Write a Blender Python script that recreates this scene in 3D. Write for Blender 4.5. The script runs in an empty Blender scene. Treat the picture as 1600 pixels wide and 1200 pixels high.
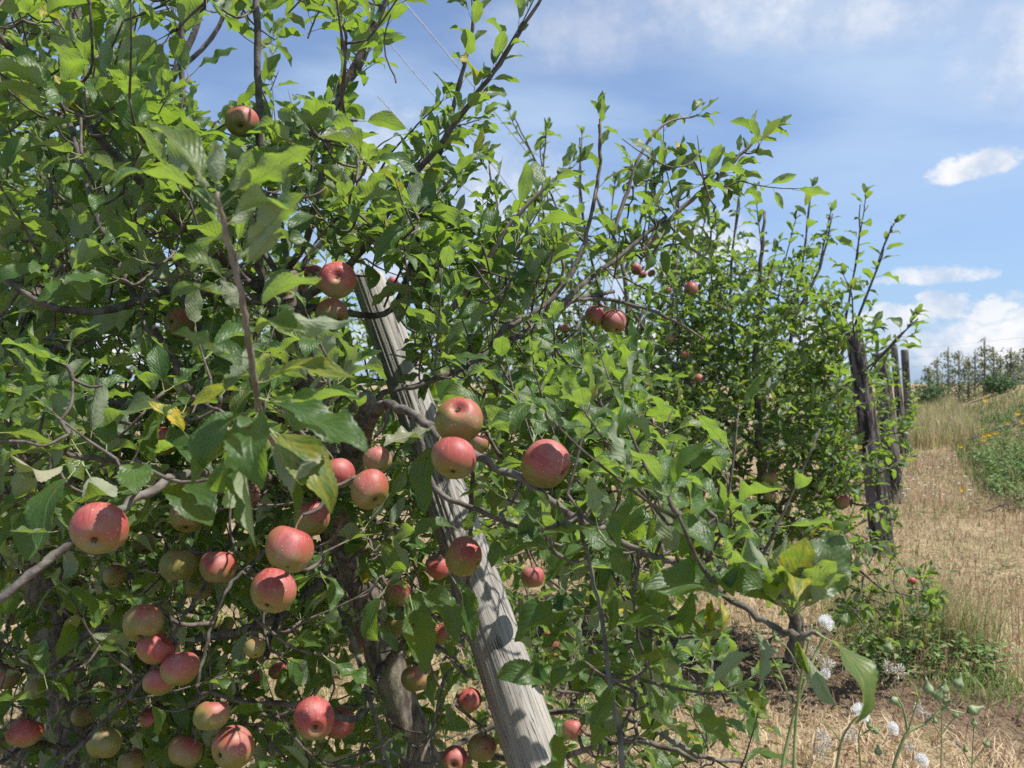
import bpy, math, random
import numpy as np
from mathutils import Matrix, Vector

R = np.random.default_rng(11)
PI = math.pi
C = bpy.context.scene.collection
scene = bpy.context.scene

# ------------------------------------------------------------------ camera
CAMZ = 1.6
F = 1200.0
cam_d = bpy.data.cameras.new('camera')
cam = bpy.data.objects.new('camera', cam_d)
C.objects.link(cam)
cam.location = (0, 0, CAMZ)
cam.rotation_euler = (math.radians(90), 0, 0)
cam_d.sensor_width = 36.0
cam_d.lens = 36.0 * F / 1600.0
cam_d.clip_start = 0.02
cam_d.clip_end = 8000
cam_d.dof.use_dof = True
cam_d.dof.focus_distance = 1.35
cam_d.dof.aperture_fstop = 9.0
scene.camera = cam

# ------------------------------------------------------------------ sun, sky, exposure
SUN = np.array([0.46, -0.10, 0.87]); SUN = SUN / np.linalg.norm(SUN)
sun_d = bpy.data.lights.new('sun', 'SUN')
sun_d.energy = 5.0
sun_d.angle = math.radians(0.53)
sun_d.color = (1.0, 0.955, 0.88)
sun = bpy.data.objects.new('sun', sun_d)
C.objects.link(sun)
sun.rotation_euler = Vector(SUN).to_track_quat('Z', 'Y').to_euler()
SKY_STRENGTH = 0.105
scene.view_settings.view_transform = 'Standard'
scene.view_settings.look = 'None'
scene.view_settings.gamma = 1.0
scene.view_settings.use_curve_mapping = False
scene.view_settings.exposure = 0.63
scene.cycles.max_bounces = 8
scene.cycles.diffuse_bounces = 6
scene.cycles.glossy_bounces = 2
scene.cycles.transmission_bounces = 5
scene.cycles.transparent_max_bounces = 4
scene.cycles.caustics_reflective = False
scene.cycles.caustics_refractive = False
scene.cycles.use_denoising = False
scene.cycles.sample_clamp_indirect = 4.0


class NT:
    """small helper for node trees"""
    def __init__(s, tree):
        s.t = tree

    def n(s, typ, ins=None, **props):
        nd = s.t.nodes.new(typ)
        for k, v in props.items():
            setattr(nd, k, v)
        for k, v in (ins or {}).items():
            s.set(nd, k, v)
        return nd

    def set(s, nd, k, v):
        sock = nd.inputs[k]
        if isinstance(v, bpy.types.NodeSocket):
            s.t.links.new(v, sock)
        elif isinstance(v, bpy.types.Node):
            s.t.links.new(v.outputs[0], sock)
        else:
            if hasattr(sock.default_value, '__len__') and len(sock.default_value) == 4 and len(v) == 3:
                v = (*v, 1)
            sock.default_value = v

    def m(s, op, a, b=None, c=None, clamp=False):
        ins = {0: a}
        if b is not None: ins[1] = b
        if c is not None: ins[2] = c
        return s.n('ShaderNodeMath', ins, operation=op, use_clamp=clamp).outputs[0]

    def v(s, op, a, b=None, out=0):
        ins = {0: a}
        if b is not None: ins[1] = b
        return s.n('ShaderNodeVectorMath', ins, operation=op).outputs[out]

    def mix(s, f, a, b, blend='MIX'):
        nd = s.n('ShaderNodeMix', None, data_type='RGBA', blend_type=blend)
        s.set(nd, 0, f); s.set(nd, 6, a); s.set(nd, 7, b)
        return nd.outputs[2]

    def step(s, x, a, b):
        return s.n('ShaderNodeMapRange', {0: x, 1: a, 2: b, 3: 0.0, 4: 1.0}, interpolation_type='SMOOTHSTEP').outputs[0]

    def noise(s, vec, scale, detail=3, rough=.55, out=0):
        return s.n('ShaderNodeTexNoise', {'Vector': vec, 'Scale': scale, 'Detail': detail, 'Roughness': rough}).outputs[out]

    def map(s, vec, scale):
        return s.n('ShaderNodeMapping', {0: vec, 3: scale}).outputs[0]


def dir_of(px, py):
    v = np.array([(px - 800) / F, 1.0, (600 - py) / F])
    return v / np.linalg.norm(v)


world = bpy.data.worlds.new('World')
scene.world = world
world.use_nodes = True
wt = world.node_tree
wt.nodes.clear()
W = NT(wt)
sky = W.n('ShaderNodeTexSky', sky_type='NISHITA', sun_disc=False)
sky.sun_elevation = math.asin(SUN[2])
sky.sun_rotation = math.atan2(SUN[0], SUN[1])
sky.air_density = 1.0
sky.dust_density = 0.6
sky.ozone_density = 1.6
dirv = W.n('ShaderNodeTexCoord').outputs['Generated']
sep = W.n('ShaderNodeSeparateXYZ', {0: dirv})
el = sep.outputs[2]
# cirrus veil: stretched noise on a plane above the viewer
inv = W.m('DIVIDE', 1.0, W.m('MAXIMUM', W.m('ADD', el, 0.06), 0.05))
plane = W.v('MULTIPLY', dirv, W.n('ShaderNodeCombineXYZ', {0: inv, 1: inv, 2: inv}).outputs[0])
warp = W.noise(plane, 0.7, 2, .5, 1)
pl2 = W.v('ADD', W.map(plane, (0.8, 1.05, 0.0)), W.v('MULTIPLY', warp, (.5, .5, .5)))
cir = W.noise(pl2, 0.95, 5, .5)
cirrus = W.m('MULTIPLY', W.step(cir, 0.34, 0.70), 0.72)
cirrus = W.m('ADD', .10, W.m('MULTIPLY', cirrus, W.step(el, 0.0, 0.42)))
# cumulus bank close above the horizon, all the way round
n1 = W.noise(W.map(dirv, (1.0, 1.0, 1.7)), 9.0, 8, .58)
bankw = W.m('MULTIPLY', W.step(el, -0.02, 0.03), W.m('SUBTRACT', 1.0, W.step(el, 0.045, 0.135)))
bank = W.step(W.m('ADD', n1, W.m('MULTIPLY', bankw, 0.26)), 0.66, 0.80)
bank = W.m('MULTIPLY', bank, W.step(bankw, 0.0, 0.2))
fine = W.noise(W.map(dirv, (1, 1, 1.5)), 30.0, 10, .68)


def puff(px, py, sx, sz, amp=0.9, lo=.30, hi=.62, dens=1.0, slope=0.0):
    c = dir_of(px, py)
    t = np.cross(c, [0, 0, 1]); t /= np.linalg.norm(t)
    u = np.cross(t, c)
    if slope:
        ca, sa = math.cos(slope), math.sin(slope)
        t, u = t * ca + u * sa, u * ca - t * sa
    a = W.m('MULTIPLY', W.v('DOT_PRODUCT', dirv, tuple(t), 1), F / sx)
    b = W.m('MULTIPLY', W.v('DOT_PRODUCT', dirv, tuple(u), 1), F / sz)
    # flatter below
    b = W.m('MULTIPLY', b, W.m('ADD', 1.0, W.m('MULTIPLY', W.m('LESS_THAN', b, 0.0), 0.6)))
    r2 = W.m('ADD', W.m('MULTIPLY', a, a), W.m('MULTIPLY', b, b))
    d = W.m('SUBTRACT', 1.0, r2)
    d = W.m('ADD', d, W.m('MULTIPLY', W.m('SUBTRACT', fine, 0.5), amp * 3.0))
    front = W.m('GREATER_THAN', W.v('DOT_PRODUCT', dirv, tuple(c), 1), 0.3)
    return W.m('MULTIPLY', W.m('MULTIPLY', W.step(d, lo, hi), front), dens)


puffs = [puff(1508, 268, 50, 25, 1.0, .0, .75, 1.0, 0.10), puff(1548, 256, 50, 27, 1.0, .0, .75, 1.0, 0.05), puff(1455, 433, 88, 18, 1.1, .0, .95, .85),
         puff(1392, 498, 66, 27, 1.2, .0, .7, .9), puff(1476, 484, 48, 29, 1.2, 0, .7, .95), puff(1560, 490, 52, 25, 1.2, 0, .7, .9),
         puff(1470, 527, 80, 17, 1.2, 0, .8, .7), puff(1600, 535, 60, 18, 1.2, 0, .8, .8),
         puff(770, 330, 190, 110, .6, -.1, 1.4, .8), puff(1120, 385, 80, 60, .7, 0, .9, .85), puff(1040, 440, 200, 90, .6, 0, 1.4, .7),
         puff(560, 250, 200, 110, .6, .1, 1.6, .75), puff(640, 420, 260, 90, .7, 0, 1.6, .8), puff(300, 480, 260, 120, .7, 0, 1.6, .8),
         puff(1060, 40, 60, 22, .7, .2, 1.3, .6), puff(1240, 20, 330, 90, .25, -.2, 1.5, .78, -.12), puff(1620, 90, 120, 150, .3, 0, 1.6, .75),
         puff(900, 60, 200, 90, .3, -.1, 1.6, .50)]
cl = bank
for p in puffs:
    cl = W.m('MAXIMUM', cl, p)
# grey bases from finer noise, white tops
shade = W.step(W.noise(W.v('ADD', dirv, (0, 0, .012)), 17.0, 5, .6), 0.35, 0.65)
ccol = W.mix(shade, (0.38, 0.45, 0.56), (0.63, 0.635, 0.65))
skycol = W.v('MULTIPLY', sky.outputs[0], (SKY_STRENGTH * .80, SKY_STRENGTH * .85, SKY_STRENGTH * .98))
col = W.mix(cirrus, skycol, (0.38, 0.49, 0.63))
col = W.mix(W.m('MULTIPLY', W.m('SUBTRACT', 1.0, W.step(el, 0.0, .30)), .55), col, (0.19, 0.33, 0.55))
col = W.mix(cl, col, ccol)
bg = W.n('ShaderNodeBackground', {0: col, 1: 1.0})
W.t.links.new(bg.outputs[0], W.n('ShaderNodeOutputWorld').inputs[0])
world.cycles.sampling_method = 'AUTOMATIC'


# ------------------------------------------------------------------ helpers
def P(px, py, d):
    return np.array([(px - 800) / F * d, d, CAMZ - (py - 600) / F * d])


def proj(p):
    p = np.asarray(p, float)
    y = np.maximum(p[..., 1], 1e-3)
    return 800 + p[..., 0] / y * F, 600 + (CAMZ - p[..., 2]) / y * F, p[..., 1]


def nrm(v):
    v = np.asarray(v, float)
    return v / (np.linalg.norm(v) + 1e-12)


def smooth01(x):
    x = np.clip(x, 0, 1)
    return x * x * (3 - 2 * x)


_lat = np.random.default_rng(5).random((64, 64, 64))


def vnoise(x, y, z):
    x, y, z = np.broadcast_arrays(np.asarray(x, float), y, z)
    xi, yi, zi = np.floor(x).astype(int), np.floor(y).astype(int), np.floor(z).astype(int)
    fx, fy, fz = smooth01(x - xi), smooth01(y - yi), smooth01(z - zi)
    g = lambda a, b, c: _lat[(xi + a) & 63, (yi + b) & 63, (zi + c) & 63]
    l = lambda a, b, t: a + (b - a) * t
    return l(l(l(g(0, 0, 0), g(1, 0, 0), fx), l(g(0, 1, 0), g(1, 1, 0), fx), fy),
             l(l(g(0, 0, 1), g(1, 0, 1), fx), l(g(0, 1, 1), g(1, 1, 1), fx), fy), fz)


def height(x, y):
    x = np.asarray(x, float); y = np.asarray(y, float)
    s = x - 0.52 * y
    h = 1.30 * smooth01((y - 8) / 24.0) * smooth01((s + 2.5) / 7.5)
    h = h + 0.30 * smooth01((s - 1.8) / 2.5) * smooth01((y - 6) / 6)
    h = h + 0.05 * (vnoise(x * .8, y * .8, 3.3) - .5) + 0.02 * (vnoise(x * 4, y * 4, 1.3) - .5)
    return h


def ground_hit(px, py):
    d = 3.0
    for i in range(400):
        p = P(px, py, d)
        if p[2] <= height(p[0], p[1]):
            break
        d *= 1.012
    p[2] = float(height(p[0], p[1]))
    return p


def in_poly(x, y, poly):
    x = np.atleast_1d(x); y = np.atleast_1d(y)
    res = np.zeros(x.shape, bool)
    n = len(poly)
    for i in range(n):
        x1, y1 = poly[i]; x2, y2 = poly[(i + 1) % n]
        if y1 == y2: continue
        c = ((y1 > y) != (y2 > y)) & (x < (x2 - x1) * (y - y1) / (y2 - y1) + x1)
        res ^= c
    return res


def empty(name, label, cat, loc=(0, 0, 0), group=None):
    o = bpy.data.objects.new(name, None)
    C.objects.link(o)
    o.location = tuple(loc)
    o.empty_display_size = .05
    tag(o, label, cat, group)
    return o


def tag(o, label=None, cat=None, group=None, kind=None):
    if label: o['label'] = label
    if cat: o['category'] = cat
    if group: o['group'] = group
    if kind: o['kind'] = kind
    return o


def raw_mesh(name, V, T, mats, matidx=None, uv=None, attrs=None, smooth=True):
    me = bpy.data.meshes.new(name)
    V = np.asarray(V, np.float32).reshape(-1, 3); T = np.asarray(T, np.int32).reshape(-1, 3)
    me.vertices.add(len(V)); me.vertices.foreach_set('co', V.ravel())
    me.loops.add(T.size); me.loops.foreach_set('vertex_index', T.ravel())
    me.polygons.add(len(T)); me.polygons.foreach_set('loop_start', np.arange(0, T.size, 3, dtype=np.int32))
    me.polygons.foreach_set('loop_total', np.full(len(T), 3, np.int32))
    if matidx is not None: me.polygons.foreach_set('material_index', np.asarray(matidx, np.int32))
    me.polygons.foreach_set('use_smooth', np.full(len(T), smooth))
    for m in mats: me.materials.append(m)
    if uv is not None:
        l = me.uv_layers.new(name='UVMap')
        l.data.foreach_set('uv', np.asarray(uv, np.float32)[T.ravel()].ravel())
    for k, (typ, data) in (attrs or {}).items():
        a = me.attributes.new(k, typ, 'POINT')
        a.data.foreach_set('color' if typ == 'FLOAT_COLOR' else 'value', np.asarray(data, np.float32).ravel())
    me.update(calc_edges=True)
    return me


def mesh_obj(name, me, parent=None, world_geo=True):
    o = bpy.data.objects.new(name, me)
    C.objects.link(o)
    if parent is not None:
        o.parent = parent
        if world_geo:      # geometry given in world coordinates
            o.location = -parent.location
    return o


class MB:
    def __init__(s):
        s.V = []; s.T = []; s.n = 0; s.M = []; s.A = []

    def add(s, V, T, mi=0, a=None):
        V = np.asarray(V, float); T = np.asarray(T, int)
        s.V.append(V); s.T.append(T + s.n); s.n += len(V)
        s.M.append(np.full(len(T), mi))
        s.A.append(np.tile(np.array(a if a is not None else (0, 0, 0, 1), float), (len(V), 1)))

    def tube(s, pts, rad, sides=6, mi=0, cap=True, knob=0.0, a=None):
        pts = np.asarray(pts, float); n = len(pts)
        rad = np.broadcast_to(np.asarray(rad, float), (n,))
        tan = np.gradient(pts, axis=0)
        tan /= np.linalg.norm(tan, axis=1, keepdims=True) + 1e-12
        up = np.array([0, 0, 1.0]) if abs(tan[0][2]) < .9 else np.array([1.0, 0, 0])
        u = nrm(np.cross(tan[0], up))
        ang = np.arange(sides) / sides * 2 * PI
        rings = []
        for i in range(n):
            u = nrm(u - tan[i] * np.dot(u, tan[i]))
            w = np.cross(tan[i], u)
            r = rad[i] * (1 + (knob * (R.random(sides) - .5) if knob else 0))
            rings.append(pts[i] + (np.cos(ang) * r)[:, None] * u + (np.sin(ang) * r)[:, None] * w if knob else
                         pts[i] + rad[i] * (np.cos(ang)[:, None] * u + np.sin(ang)[:, None] * w))
        V = np.concatenate(rings + ([pts[-1:]] if cap else []))
        i = np.arange(n - 1)[:, None] * sides; j = np.arange(sides)[None, :]; k = (j + 1) % sides
        A, B, Cc, D = i + j, i + k, i + sides + k, i + sides + j
        T = np.concatenate([np.stack([A, B, Cc], -1).reshape(-1, 3), np.stack([A, Cc, D], -1).reshape(-1, 3)])
        if cap:
            b = (n - 1) * sides
            T = np.concatenate([T, np.stack([b + np.arange(sides), b + (np.arange(sides) + 1) % sides, np.full(sides, n * sides)], -1)])
        s.add(V, T, mi, a)

    def mesh(s, name, mats, attr=None, smooth=True):
        return raw_mesh(name, np.concatenate(s.V), np.concatenate(s.T), mats, np.concatenate(s.M),
                        attrs={attr: ('FLOAT_COLOR', np.concatenate(s.A))} if attr else None, smooth=smooth)


def catmull(pts, sub=6):
    pts = np.asarray(pts, float)
    ext = np.vstack([2 * pts[0] - pts[1], pts, 2 * pts[-1] - pts[-2]])
    out = []
    for i in range(1, len(ext) - 2):
        p0, p1, p2, p3 = ext[i - 1:i + 3]
        for t in np.arange(sub) / sub:
            out.append(.5 * (2 * p1 + (p2 - p0) * t + (2 * p0 - 5 * p1 + 4 * p2 - p3) * t * t + (3 * p1 - p0 - 3 * p2 + p3) * t ** 3))
    out.append(ext[-2])
    return np.array(out)


# ------------------------------------------------------------------ materials
def new_mat(name):
    m = bpy.data.materials.new(name)
    m.use_nodes = True
    m.node_tree.nodes.clear()
    return m, NT(m.node_tree)


def finish(N, shader):
    N.t.links.new(shader if isinstance(shader, bpy.types.NodeSocket) else shader.outputs[0], N.n('ShaderNodeOutputMaterial').inputs[0])


def leaf_material(name, top, top2, under, trans, yellow=(0.50, 0.36, 0.02), vein=True, tmix=.38):
    m, N = new_mat(name)
    at = N.n('ShaderNodeAttribute', attribute_name='tint').outputs[1]
    oi = N.n('ShaderNodeObjectInfo').outputs['Color']
    tint = N.n('ShaderNodeSeparateXYZ', {0: N.v('ADD', at, oi)})
    r, y, b = tint.outputs
    tc = N.n('ShaderNodeTexCoord')
    uv = N.n('ShaderNodeSeparateXYZ', {0: tc.outputs['UV']})
    u = N.m('ABSOLUTE', N.m('SUBTRACT', uv.outputs[0], 0.5))
    vv = uv.outputs[1]
    obj = tc.outputs['Object']
    base = N.mix(r, top, top2)
    lump = N.noise(tc.outputs['UV'], 5.0, 3)
    base = N.mix(N.m('MULTIPLY', N.step(lump, .35, .75), .35), base, top2)
    ycol = N.mix(N.step(N.noise(N.v('ADD', tc.outputs['UV'], N.v('MULTIPLY', at, (9., 7., 5.))), 4.0, 4), .40, .62), yellow, (0.10, 0.16, 0.02))
    yfac = N.m('MULTIPLY', y, 1.0, clamp=True)
    base = N.mix(yfac, base, ycol)
    bump_src = lump
    veinm = None
    if vein:
        mid = N.m('SUBTRACT', 1.0, N.step(u, 0.008, 0.028))
        s1 = N.m('SUBTRACT', N.m('MULTIPLY', vv, 8.5), N.m('MULTIPLY', u, 6.5))
        s1 = N.m('ABSOLUTE', N.m('SUBTRACT', N.m('FRACT', s1), .5))
        side = N.m('MULTIPLY', N.m('SUBTRACT', 1.0, N.step(s1, 0.01, 0.06)), .30)
        veinm = N.m('MAXIMUM', mid, side)
        base = N.mix(N.m('MULTIPLY', veinm, .40), base, (0.19, 0.27, 0.10))
        cells = N.n('ShaderNodeTexVoronoi', {'Vector': N.map(tc.outputs['UV'], (9, 15, 1)), 'Scale': 1.0}).outputs[0]
        bump_src = N.m('SUBTRACT', N.m('ADD', N.m('MULTIPLY', s1, .5), N.m('MULTIPLY', lump, .8)), N.m('MULTIPLY', N.m('ADD', cells, mid), .35))
    # brown blemishes
    sp = N.n('ShaderNodeTexVoronoi', {'Vector': N.v('ADD', N.map(tc.outputs['UV'], (3.2, 5., 1)), N.v('MULTIPLY', N.v('ADD', at, oi), (31., 17., 5.))), 'Scale': 1.0})
    spot = N.m('MULTIPLY', N.m('SUBTRACT', 1.0, N.step(sp.outputs[0], 0.09, 0.17)), N.m('GREATER_THAN', N.n('ShaderNodeSeparateXYZ', {0: sp.outputs[1]}).outputs[0], .90))
    base = N.mix(spot, base, (0.12, 0.035, 0.012))
    # curled dry margins on some leaves (z channel of tint)
    geo = N.n('ShaderNodeNewGeometry')
    back = geo.outputs['Backfacing']
    un = N.mix(N.m('MULTIPLY', r, .6), under, tuple(x * .78 for x in under))
    if vein: un = N.mix(N.m('MULTIPLY', veinm, .5), un, (0.27, 0.33, 0.18))
    un = N.mix(N.m('MULTIPLY', yfac, .6), un, (0.36, 0.30, 0.06))
    un = N.mix(spot, un, (0.14, 0.06, 0.02))
    colr = N.mix(back, base, un)
    colr = N.mix(b, colr, (0.24, 0.22, 0.15))
    bump = N.n('ShaderNodeBump', {'Strength': .75, 'Distance': .0016, 'Height': bump_src})
    rough = N.m('ADD', N.m('MULTIPLY', back, .32), N.m('ADD', .35, N.m('MULTIPLY', lump, .22)))
    pr = N.n('ShaderNodeBsdfPrincipled', {'Base Color': colr, 'Roughness': rough, 'Normal': bump, 'Specular IOR Level': .48})
    tr_col = N.mix(N.m('MULTIPLY', r, .5), trans, tuple(x * .72 for x in trans))
    if vein: tr_col = N.mix(N.m('MULTIPLY', veinm, .35), tr_col, (0.10, 0.18, 0.02))
    tr_col = N.mix(yfac, tr_col, N.mix(.45, ycol, trans))
    tr_col = N.mix(spot, tr_col, (0.10, 0.02, 0.005))
    tr = N.n('ShaderNodeBsdfTranslucent', {'Color': tr_col, 'Normal': bump})
    mx = N.n('ShaderNodeMixShader', {0: N.m('MULTIPLY', N.m('SUBTRACT', 1.0, N.m('MULTIPLY', b, .8)), tmix), 1: pr, 2: tr})
    finish(N, mx)
    return m


M = {}
M['leaf'] = leaf_material('apple_leaf', (0.024, 0.064, 0.015), (0.060, 0.118, 0.028), (0.28, 0.325, 0.215), (0.32, 0.50, 0.040))
M['leaf_far'] = leaf_material('far_leaf', (0.035, 0.085, 0.020), (0.070, 0.135, 0.030), (0.125, 0.175, 0.085), (0.31, 0.48, 0.04), vein=False)
M['leaf_bronze'] = leaf_material('bronze_leaf', (0.17, 0.13, 0.10), (0.14, 0.19, 0.10), (0.30, 0.33, 0.27), (0.26, 0.30, 0.12), vein=False)


def simple(name, c1, c2, scale, rough=.8, bump=.3, dist=.002, detail=5, stretch=(1, 1, 1), spec=.3, extra=None):
    m, N = new_mat(name)
    v = N.map(N.n('ShaderNodeTexCoord').outputs['Object'], stretch)
    f = N.noise(v, scale, detail, .6)
    f2 = N.step(f, .3, .7)
    c = N.mix(f2, c1, c2)
    if extra: c = extra(N, v, c)
    b = N.n('ShaderNodeBump', {'Strength': bump, 'Distance': dist, 'Height': f})
    finish(N, N.n('ShaderNodeBsdfPrincipled', {'Base Color': c, 'Roughness': rough, 'Normal': b, 'Specular IOR Level': spec}))
    return m


M['petiole'] = simple('petiole', (0.20, 0.26, 0.10), (0.30, 0.30, 0.15), 60, .6)
M['bark'] = simple('bark', (0.050, 0.041, 0.035), (0.17, 0.148, 0.128), 38, .85, .9, .004,
                   extra=lambda N, v, c: N.mix(N.m('MULTIPLY', N.step(N.noise(v, 14, 4), .55, .68), .5), c, (0.20, 0.21, 0.16)))
M['trunk'] = simple('trunk_bark', (0.065, 0.053, 0.042), (0.24, 0.205, 0.165), 55, .9, 1.0, .007, 7, (1, 1, .35),
                    extra=lambda N, v, c: N.mix(N.m('MULTIPLY', N.step(N.noise(v, 9, 5), .52, .64), .55), c, (0.19, 0.20, 0.13)))
M['twig'] = simple('twig_bark', (0.055, 0.040, 0.032), (0.15, 0.125, 0.105), 70, .7, .5, .001)
M['shoot'] = simple('young_shoot', (0.16, 0.115, 0.085), (0.26, 0.22, 0.17), 60, .65, .3, .001)


def wood_mat(name, c_light, c_dark, stain, stain_amt, knots=()):
    m, N = new_mat(name)
    o = N.n('ShaderNodeTexCoord').outputs['Object']
    g1 = N.noise(N.map(o, (26, 26, 1.1)), 4.0, 6, .65)
    g2 = N.noise(N.map(o, (90, 90, 3.0)), 3.0, 3, .6)
    warp = N.noise(N.map(o, (8, 8, 1.6)), 2.2, 3, .5)
    c = N.mix(N.step(g1, .34, .66), c_dark, c_light)
    c = N.mix(N.m('MULTIPLY', N.step(g2, .45, .7), .35), c, tuple(x * .55 for x in c_light))
    c = N.mix(N.m('MULTIPLY', N.step(warp, .45, .75), .35), c, (c_light[0] * 1.08, c_light[1] * 1.02, c_light[2] * .9))
    crack = N.noise(N.map(o, (60, 60, .55)), 1.6, 4, .5)
    cm = N.m('SUBTRACT', 1.0, N.step(N.m('ABSOLUTE', N.m('SUBTRACT', crack, .5)), 0.004, 0.016))
    cm = N.m('MULTIPLY', cm, N.step(N.noise(N.map(o, (10, 10, 3)), 1.5, 2), .42, .55))
    c = N.mix(N.m('MULTIPLY', cm, .85), c, (0.025, 0.022, 0.02))
    st = N.step(N.m('ADD', N.noise(N.map(o, (9, 9, 1.5)), 1.8, 5, .6), stain_amt), .52, .62)
    c = N.mix(st, c, stain)
    h = N.m('SUBTRACT', N.m('ADD', g1, N.m('MULTIPLY', g2, .4)), N.m('MULTIPLY', cm, .8))
    for (kv, kr) in knots:
        kd = N.v('LENGTH', N.v('MULTIPLY', N.v('SUBTRACT', o, tuple(kv)), (1, 1, .62)), out=1)
        kd = N.m('DIVIDE', N.m('ADD', kd, N.m('MULTIPLY', N.m('SUBTRACT', g1, .5), kr * .5)), kr)
        core = N.m('SUBTRACT', 1.0, N.step(kd, .18, .5))
        ring = N.m('MULTIPLY', N.m('SUBTRACT', 1.0, N.step(kd, .6, 1.8)), N.m('ADD', .5, N.m('MULTIPLY', N.m('SINE', N.m('MULTIPLY', kd, 16.0)), .5)))
        c = N.mix(N.m('MULTIPLY', ring, .45), c, tuple(x * .45 for x in c_dark))
        c = N.mix(core, c, (0.035, 0.028, 0.024))
        h = N.m('SUBTRACT', h, N.m('MULTIPLY', core, .9))
    b = N.n('ShaderNodeBump', {'Strength': .85, 'Distance': .0035, 'Height': h})
    finish(N, N.n('ShaderNodeBsdfPrincipled', {'Base Color': c, 'Roughness': .85, 'Normal': b, 'Specular IOR Level': .25}))
    return m



M['old_post'] = wood_mat('old_post', (0.19, 0.165, 0.145), (0.085, 0.072, 0.062), (0.022, 0.018, 0.017), .05)


def apple_mat():
    m, N = new_mat('apple_skin')
    o = N.n('ShaderNodeTexCoord').outputs['Object']
    bl = N.n('ShaderNodeAttribute', attribute_name='blush')
    blf = bl.outputs[2]
    rnd = N.n('ShaderNodeObjectInfo').outputs['Random']
    ofs = N.v('ADD', o, N.n('ShaderNodeCombineXYZ', {0: rnd, 1: N.m('MULTIPLY', rnd, 7.), 2: 0.0}).outputs[0])
    # streaks that run from stem to calyx
    s = N.n('ShaderNodeSeparateXYZ', {0: o})
    ang = N.m('ARCTAN2', s.outputs[0], s.outputs[1])
    sv = N.n('ShaderNodeCombineXYZ', {0: N.m('MULTIPLY', ang, 9.0), 1: N.m('MULTIPLY', s.outputs[2], 28.), 2: N.m('MULTIPLY', rnd, 50.)}).outputs[0]
    streak = N.noise(sv, 1.3, 4, .6)
    mott = N.noise(ofs, 55, 4, .6)
    f = N.m('ADD', blf, N.m('ADD', N.m('MULTIPLY', N.m('SUBTRACT', streak, .5), 1.3), N.m('MULTIPLY', N.m('SUBTRACT', mott, .5), .5)))
    f = N.m('ADD', f, N.m('MULTIPLY', N.m('SUBTRACT', N.noise(ofs, 22, 3, .5), .5), 1.1))
    f = N.step(f, 0.08, 1.0)
    green = N.mix(mott, (0.13, 0.145, 0.025), (0.235, 0.215, 0.045))
    orange = (0.27, 0.115, 0.045)
    red = N.mix(N.step(streak, .3, .7), (0.25, 0.028, 0.032), (0.40, 0.080, 0.070))
    c = N.mix(N.m('MULTIPLY', f, 2.0, clamp=True), green, orange)
    c = N.mix(N.m('SUBTRACT', N.m('MULTIPLY', f, 2.0), 1.0, clamp=True), c, red)
    # lenticels
    v1 = N.n('ShaderNodeTexVoronoi', {'Vector': ofs, 'Scale': 150.0})
    dot = N.m('MULTIPLY', N.m('SUBTRACT', 1.0, N.step(v1.outputs[0], .12, .24)), N.step(N.noise(ofs, 40, 2), .45, .6))
    c = N.mix(N.m('MULTIPLY', dot, .62), c, (0.55, 0.42, 0.26))
    # scab
    v2 = N.n('ShaderNodeTexVoronoi', {'Vector': ofs, 'Scale': 44.0})
    scab = N.m('MULTIPLY', N.m('SUBTRACT', 1.0, N.step(N.m('ADD', v2.outputs[0], N.m('MULTIPLY', mott, .12)), .13, .24)), N.m('GREATER_THAN', N.n('ShaderNodeSeparateXYZ', {0: v2.outputs[1]}).outputs[0], .70))
    c = N.mix(N.m('MULTIPLY', scab, .8), c, (0.09, 0.03, 0.02))
    # russet near the calyx end
    rus = N.step(N.m('ADD', N.m('MULTIPLY', s.outputs[2], -40.), N.m('MULTIPLY', mott, .9)), 1.42, 1.9)
    c = N.mix(N.m('MULTIPLY', rus, .45), c, (0.22, 0.15, 0.07))
    bloom = N.m('MULTIPLY', N.step(N.noise(ofs, 30, 4), .35, .8), .24)
    c = N.mix(bloom, c, (0.55, 0.42, 0.40))
    b = N.n('ShaderNodeBump', {'Strength': .25, 'Distance': .0008, 'Height': N.m('ADD', mott, dot)})
    rough = N.m('ADD', .42, N.m('MULTIPLY', mott, .2))
    finish(N, N.n('ShaderNodeBsdfPrincipled', {'Base Color': c, 'Roughness': rough, 'Normal': b, 'Specular IOR Level': .42,
                                               'Subsurface Weight': .0}))
    return m


M['apple'] = apple_mat()
M['calyx'] = simple('calyx', (0.03, 0.02, 0.012), (0.14, 0.10, 0.06), 200, .9)
M['stem'] = simple('stem', (0.12, 0.09, 0.04), (0.20, 0.15, 0.07), 90, .8)
M['rot'] = simple('rotten_skin', (0.05, 0.018, 0.012), (0.30, 0.17, 0.11), 160, .9, 1.0, .004)


def attr_mat(name, rough=.8, tr=.0, spec=.2):
    m, N = new_mat(name)
    a = N.n('ShaderNodeAttribute', attribute_name='col').outputs[0]
    pr = N.n('ShaderNodeBsdfPrincipled', {'Base Color': a, 'Roughness': rough, 'Specular IOR Level': spec})
    if tr:
        t = N.n('ShaderNodeBsdfTranslucent', {'Color': a})
        finish(N, N.n('ShaderNodeMixShader', {0: tr, 1: pr, 2: t}))
    else:
        finish(N, pr)
    return m


M['blade'] = attr_mat('grass_blade', .7, .3)


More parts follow.
